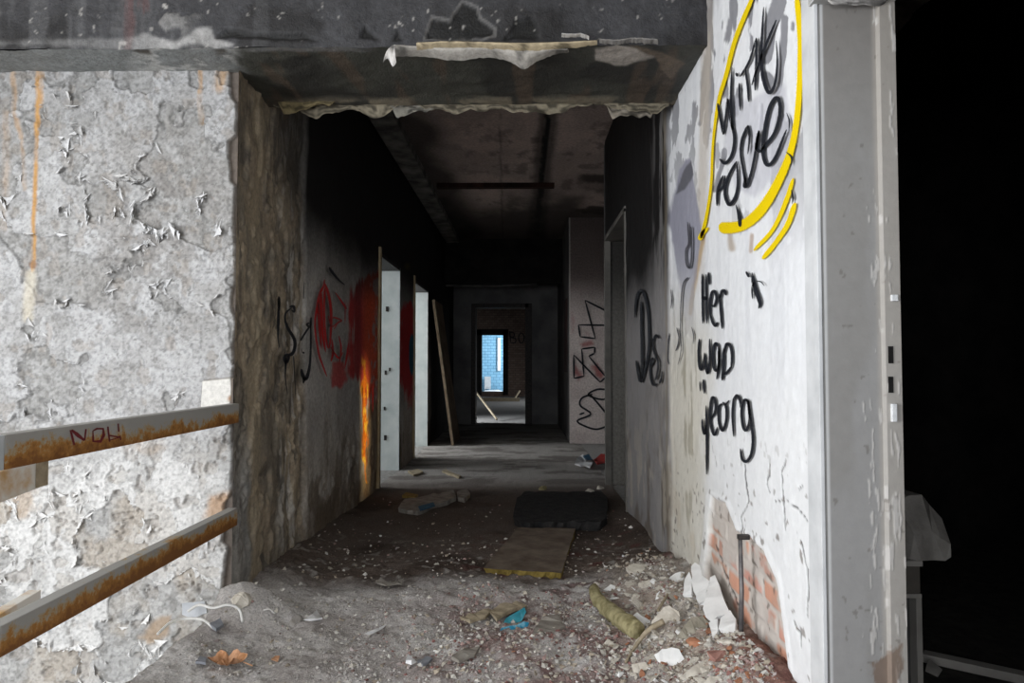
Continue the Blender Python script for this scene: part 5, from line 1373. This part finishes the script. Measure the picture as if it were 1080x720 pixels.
while n_ < 84:
    a, b = rnd.uniform(640, 790), rnd.uniform(604, 724)
    if poly_sd(np.array([a]), np.array([b]), zone)[0] > -3: continue
    p = on_floor(a, b); s = rnd.uniform(6, 15) * (0.55 + 0.45 * rnd.random()) * p.y / F
    k = rnd.choice([3, 8, 0, 3]) if (a > 748 and b > 668) else rnd.choice([0, 1, 4, 5, 6, 9, 0, 1, 4, 5, 9, 2, 8])
    o = bpy.data.objects.new('plaster_fragment', meshes[k])
    o.location = p + Vector((0, 0, s * 0.08)); o.scale = (s, s * rnd.uniform(.7, 1), s * rnd.uniform(.7, 1))
    o.rotation_euler = (rnd.uniform(-.2, .8), rnd.uniform(-.6, .4), rnd.uniform(0, 6.28))
    put(o, None, 'small broken piece of masonry in the rubble heap by the right wall', 'fragment', 'masonry fragments in the rubble heap')
    n_ += 1
zone2 = [(440, 700), (480, 650), (600, 620), (690, 560), (690, 596), (640, 640), (650, 712), (560, 722)]
n_ = 0
while n_ < 70:
    a, b = rnd.uniform(440, 690), rnd.uniform(560, 722)
    if poly_sd(np.array([a]), np.array([b]), zone2)[0] > -1: continue
    p = on_floor(a, b); s = rnd.uniform(1.6, 4.2) * p.y / F
    o = bpy.data.objects.new('plaster_fragment', meshes[rnd.choice([0, 1, 2, 3, 4, 5, 8, 9])])
    o.location = p + Vector((0, 0, s * 0.12)); o.scale = (s, s, s)
    o.rotation_euler = (rnd.uniform(-.7, .7), rnd.uniform(-.7, .7), rnd.uniform(0, 6.28))
    put(o, None, 'small loose chip scattered on the floor in front of the corridor', 'fragment', 'loose chips on the floor')
    n_ += 1


# ---- uncountable grit
def grit(N, dens, size, palette, seed, lift=0.2):
    rg = np.random.default_rng(seed)
    X = rg.uniform(XL + 0.05, XR - 0.05, N * 6); Y = 1.75 + (rg.random(N * 6) ** 1.6) * 3.6
    k = rg.random(N * 6) < dens(X, Y)
    X, Y = X[k][:N], Y[k][:N]; n = len(X)
    S = size[0] + (size[1] - size[0]) * rg.random(n) ** 3
    base = np.array([(1, 0, 0), (-1, 0, 0), (0, 1, 0), (0, -1, 0), (0, 0, .6), (0, 0, -.6)], float)
    f = np.array([(0, 2, 4), (2, 1, 4), (1, 3, 4), (3, 0, 4), (2, 0, 5), (1, 2, 5), (3, 1, 5), (0, 3, 5)])
    V = base[None] * rg.uniform(0.5, 1.4, (n, 6, 3)) + rg.uniform(-.25, .25, (n, 6, 3))
    th = rg.uniform(0, 6.28, n); ph = rg.uniform(-.8, .8, n)
    x, y, z = V[..., 0], V[..., 1], V[..., 2]
    x, z = x * np.cos(ph)[:, None] - z * np.sin(ph)[:, None], x * np.sin(ph)[:, None] + z * np.cos(ph)[:, None]
    x, y = x * np.cos(th)[:, None] - y * np.sin(th)[:, None], x * np.sin(th)[:, None] + y * np.cos(th)[:, None]
    V = np.stack([x, y, z], -1) * S[:, None, None] + np.stack([X, Y, heap(X, Y) + S * lift], -1)[:, None, :]
    q = (f[None] + (np.arange(n) * 6)[:, None, None]).reshape(-1, 3)
    pal = np.array(palette); c = pal[rg.integers(0, len(pal), n)] * rg.uniform(0.75, 1.2, (n, 1))
    GRIT.append((V.reshape(-1, 3), q, np.repeat(c, 6, 0)))


GRIT = []
midd = lambda X, Y: sstep(-0.75, -0.1, X) * sstep(3.5, 2.8, Y)
bankd = lambda X, Y: sstep(0.25, 0.5, X) * sstep(4.1, 3.2, Y)
clump = lambda X, Y, s: 0.25 + 0.9 * sstep(0.42, 0.62, fbm(X * 5, Y * 5, s, 3))
grit(9000, lambda X, Y: np.clip((0.06 + 0.26 * midd(X, Y) + 0.5 * bankd(X, Y)) * clump(X, Y, 71) * sstep(5.2, 3.3, Y), 0, 1), (0.0018, 0.014), [(0.42, 0.38, 0.32), (0.50, 0.47, 0.42), (0.34, 0.29, 0.23), (0.60, 0.58, 0.54)], 81)
grit(6000, lambda X, Y: np.clip((0.02 + 0.55 * midd(X, Y) + 0.5 * bankd(X, Y) * sstep(2.7, 2.2, Y)) * clump(X, Y, 73), 0, 1), (0.002, 0.012), [(0.26, 0.13, 0.115), (0.36, 0.25, 0.23), (0.22, 0.15, 0.135), (0.42, 0.36, 0.345)], 82)
grit(11000, lambda X, Y: np.clip(0.6 * sstep(3.3, 2.7, Y) * clump(X, Y, 75), 0, 1), (0.0016, 0.009), [(0.42, 0.40, 0.385), (0.34, 0.315, 0.30), (0.50, 0.48, 0.46)], 83)
P, q, c = cat_mesh(GRIT)
np_mesh('rubble_grit', P, q, c, M_chip, False, kind='stuff', label='loose grit, brick crumbs and dust clods strewn over the foreground floor', cat='grit')

# ---- small table and bag in the unlit room
Yc = 2.25
a = onY(971.5, 592, Yc)
x1 = a[0]; x0 = x1 - 0.30; zt_ = a[2]
tb = empty('bedside_table', ((x0 + x1) / 2, Yc + 0.15, -0.03), 'narrow pale bedside table in the dark room beyond the right doorway', 'table')
zs = onY(960, 626, Yc)[2]
MB().box(x0 - 0.005, x1 + 0.003, Yc - 0.005, Yc + 0.32, zt_ - 0.015, zt_ + 0.003).build('table_top', M_cab, tb, bevel=0.003)
MB().box(x0 + 0.02, x1 - 0.002, Yc + 0.004, Yc + 0.31, zs, zt_ - 0.016).build('drawer', mat_n('dull_beige_drawer', (0.09, 0.08, 0.07), (0.13, 0.115, 0.10), 6, 0.6), tb, bevel=0.002)
MB().box(x0 + 0.001, x1, Yc, Yc + 0.31, zs - 0.014, zs - 0.001).build('rail', M_cab, tb)
for xa in (x0, x1 - 0.018): MB().box(xa, xa + 0.018, Yc, Yc + 0.315, -0.03, zs - 0.014).build('side_panel', M_cab, tb, bevel=0.002)
MB().box(x0 + 0.018, x1 - 0.018, Yc + 0.04, Yc + 0.055, -0.03, zs - 0.014).build('door_panel', mat_n('dim_grey_panel', (0.07, 0.068, 0.065), (0.11, 0.105, 0.10), 6, 0.6), tb)
bag = [(944, 528), (955, 522), (970, 521), (984, 532), (993.5, 546), (991, 570), (987, 589), (972, 590), (956, 592), (942, 592)]
ctr = onY(966, 560, Yc + 0.12)
bm = bmesh.new(); rnd = random.Random(5)
rings = []
for yy, s in ((Yc - 0.0, 0.72), (Yc + 0.06, 1.0), (Yc + 0.16, 1.0), (Yc + 0.24, 0.7)):
    rg_ = []
    for u, v in bag:
        p = onY(966 + (u - 966), 560 + (v - 560), Yc + 0.06)
        zc_ = onY(966, 592, Yc + .06)[2]
        xx = ctr[0] + (p[0] - ctr[0]) * s; zz = max(zt_ + 0.004, zc_ + (p[2] - zc_) * (0.55 + 0.45 * s if yy > Yc else 0.5))
        rg_.append(bm.verts.new((xx + rnd.uniform(-.008, .008), yy + rnd.uniform(-.012, .012), zz)))
    rings.append(rg_)
for r0, r1 in zip(rings[:-1], rings[1:]):
    for i in range(len(bag)): bm.faces.new((r0[i], r0[(i + 1) % len(bag)], r1[(i + 1) % len(bag)], r1[i]))
bm.faces.new(rings[0][::-1]); bm.faces.new(rings[-1])
bmesh.ops.triangulate(bm, faces=bm.faces); bmesh.ops.recalc_face_normals(bm, faces=bm.faces)
me = bpy.data.meshes.new('plastic_bag')
for v in bm.verts: v.co -= Vector((ctr[0], Yc + .1, zt_))
bm.to_mesh(me); bm.free(); me.materials.append(M_bag)
o = bpy.data.objects.new('plastic_bag', me); o.location = (ctr[0], Yc + .1, zt_)
put(o, None, 'crumpled dusty white bag on the pale bedside table', 'bag')
a = onZ(974, 690, -0.01); b = onZ(1085, 714, -0.01)
m = MB(); d = Vector((b[0] - a[0], b[1] - a[1], 0)); nrm = Vector((-d.y, d.x, 0)).normalized() * 0.025
A_, B_ = Vector((a[0], a[1], -0.03)), Vector((b[0], b[1], -0.03))
m.hexa([A_ - nrm, B_ - nrm, B_ + nrm, A_ + nrm], [v + Vector((0, 0, 0.03)) for v in (A_ - nrm, B_ - nrm, B_ + nrm, A_ + nrm)])
m.build('lath', M_cab, bevel=0.003, label='long pale batten on the floor of the dark room', cat='lath', loc=tuple(A_))
lying_pts = [(976, 706), (980, 694), (994, 706), (990, 712)]
p = onZ(985, 706, 0.0)
slab('paper_scrap', lying_pts, (p[0], p[1], 0.0), (0, -0.4, 0.9), 0.01, M_bag, 'pale scrap behind the bedside table, against the long batten', 'paper', seed=71)

# ---- far room: planks and radiator
a = onY(501, 412, 14.0); b = onY(524, 434, 12.9)
m = MB(); m.tube([(a[0], 14.0, max(a[2], .02)), (b[0], 12.9, 0.03)], 0.022, 6); m.build('fallen_pole', M_wood, label='pale pole slanting down just inside the far doorway, left', cat='pole')
a = onY(500, 345, 12.55); b = onY(501, 412, 12.55)
m = MB(); m.tube([(a[0] + .03, 12.6, a[2]), (b[0] + .03, 12.6, b[2])], 0.02, 6)
a = onY(507, 419, 20.0); b = onY(548, 418, 20.0)
m = MB(); m.box(a[0], b[0], 19.9, 20.0, 0.0, 0.10); m.build('fallen_plank', M_wood, label='long plank lying on the floor before the far brick wall', cat='plank')
a = onY(542, 418, 20.2); b = onY(548, 409, 20.4)
m = MB(); m.tube([(a[0], 20.3, 0.03), (b[0], 20.6, .28)], 0.03, 6); m.build('fallen_pole', M_wood, label='short stick propped up at the right before the far brick wall', cat='pole')
a = onY(511, 397, 26.8); b = onY(517.5, 413, 26.8)
rd = empty('radiator', ((a[0] + b[0]) / 2, 26.8, 0.0), 'white radiator on the blue tiled wall of the farthest room', 'radiator')
for i in range(6):
    xx = a[0] + (b[0] - a[0]) * (i + .5) / 6
    MB().box(xx - 0.017, xx + 0.017, 26.76, 26.9, 0.12, a[2]).build('radiator_section', M_frame, rd, bevel=0.01)
MB().box(a[0], b[0], 26.80, 26.86, 0.14, 0.20).build('radiator_pipe', M_frame, rd)
for xx in (a[0] + 0.03, b[0] - 0.03): MB().box(xx - 0.012, xx + 0.012, 26.8, 26.86, -0.004, 0.15).build('radiator_foot', M_frame, rd)
p = onY(524, 412, 25.0)
m = MB(); rnd = random.Random(8)
o = bpy.data.objects.new('paper_heap', chunk_mesh('paper_heap', (0.45, 0.3, 0.14), 77, M_paper)); o.location = (onY(522, 412, 25)[0], 25, 0.07)
put(o, None, 'pale heap of rubbish on the blue room floor', 'rubbish')

# ================================================================== LIGHT
def area(name, loc, target, sx, sy, power, col=(1, 1, 1), spread=180):
    d = bpy.data.lights.new(name, 'AREA'); d.shape = 'RECTANGLE'; d.size = sx; d.size_y = sy; d.energy = power; d.color = col; d.spread = R(spread)
    o = bpy.data.objects.new(name, d); o.location = loc
    o.rotation_euler = (Vector(target) - Vector(loc)).to_track_quat('-Z', 'Y').to_euler()
    COL.objects.link(o)


area('stair_window_light', (-3.5, 0.1, 1.15), (-0.1, 2.4, 0.45), 2.2, 2.2, 225, (0.97, 0.985, 1.0))
area('landing_fill_light', (-0.9, -2.6, 1.7), (0.0, 2.5, 0.9), 2.0, 1.8, 80, (0.95, 0.975, 1.0))  # added fill from behind the camera, no window built there
area('room_window_light', (-4.2, 6.2, 1.6), (XL, 6.4, 0.9), 1.4, 1.5, 120, (0.93, 0.97, 1.0))
area('room_window_light', (-4.2, 8.4, 1.6), (XL, 8.4, 0.8), 1.4, 1.5, 230, (0.95, 0.98, 1.0))
area('far_room_window_light', (-3.2, 12.95, 1.3), (-0.4, 12.95, 0.0), 0.8, 0.6, 26, (0.9, 0.95, 1.0), 60)
area('far_room_window_light', (3.1, 19.3, 1.5), (-0.4, 18.9, 0.0), 1.8, 0.8, 70, (0.9, 0.95, 1.0), 120)
area('blue_room_window_light', (0.8, 25.4, 1.7), (-1.6, 26.6, 1.0), 1.4, 1.6, 210, (0.82, 0.92, 1.0))
area('warm_slit_fill', (2.45, 5.36, 0.75), (XL, 5.36, 0.55), 0.04, 0.9, 0.55, (1.0, 0.78, 0.45), 7)  # added warm lamp inside the closed recess, brightens the orange strip
wd = bpy.data.worlds.new('overcast'); scene.world = wd; wd.use_nodes = True
bg = wd.node_tree.nodes['Background']; bg.inputs[0].default_value = (0.80, 0.88, 1.0, 1); bg.inputs[1].default_value = 0.6
scene.view_settings.view_transform = 'Standard'
scene.view_settings.look = 'None'
scene.view_settings.exposure = 0.0
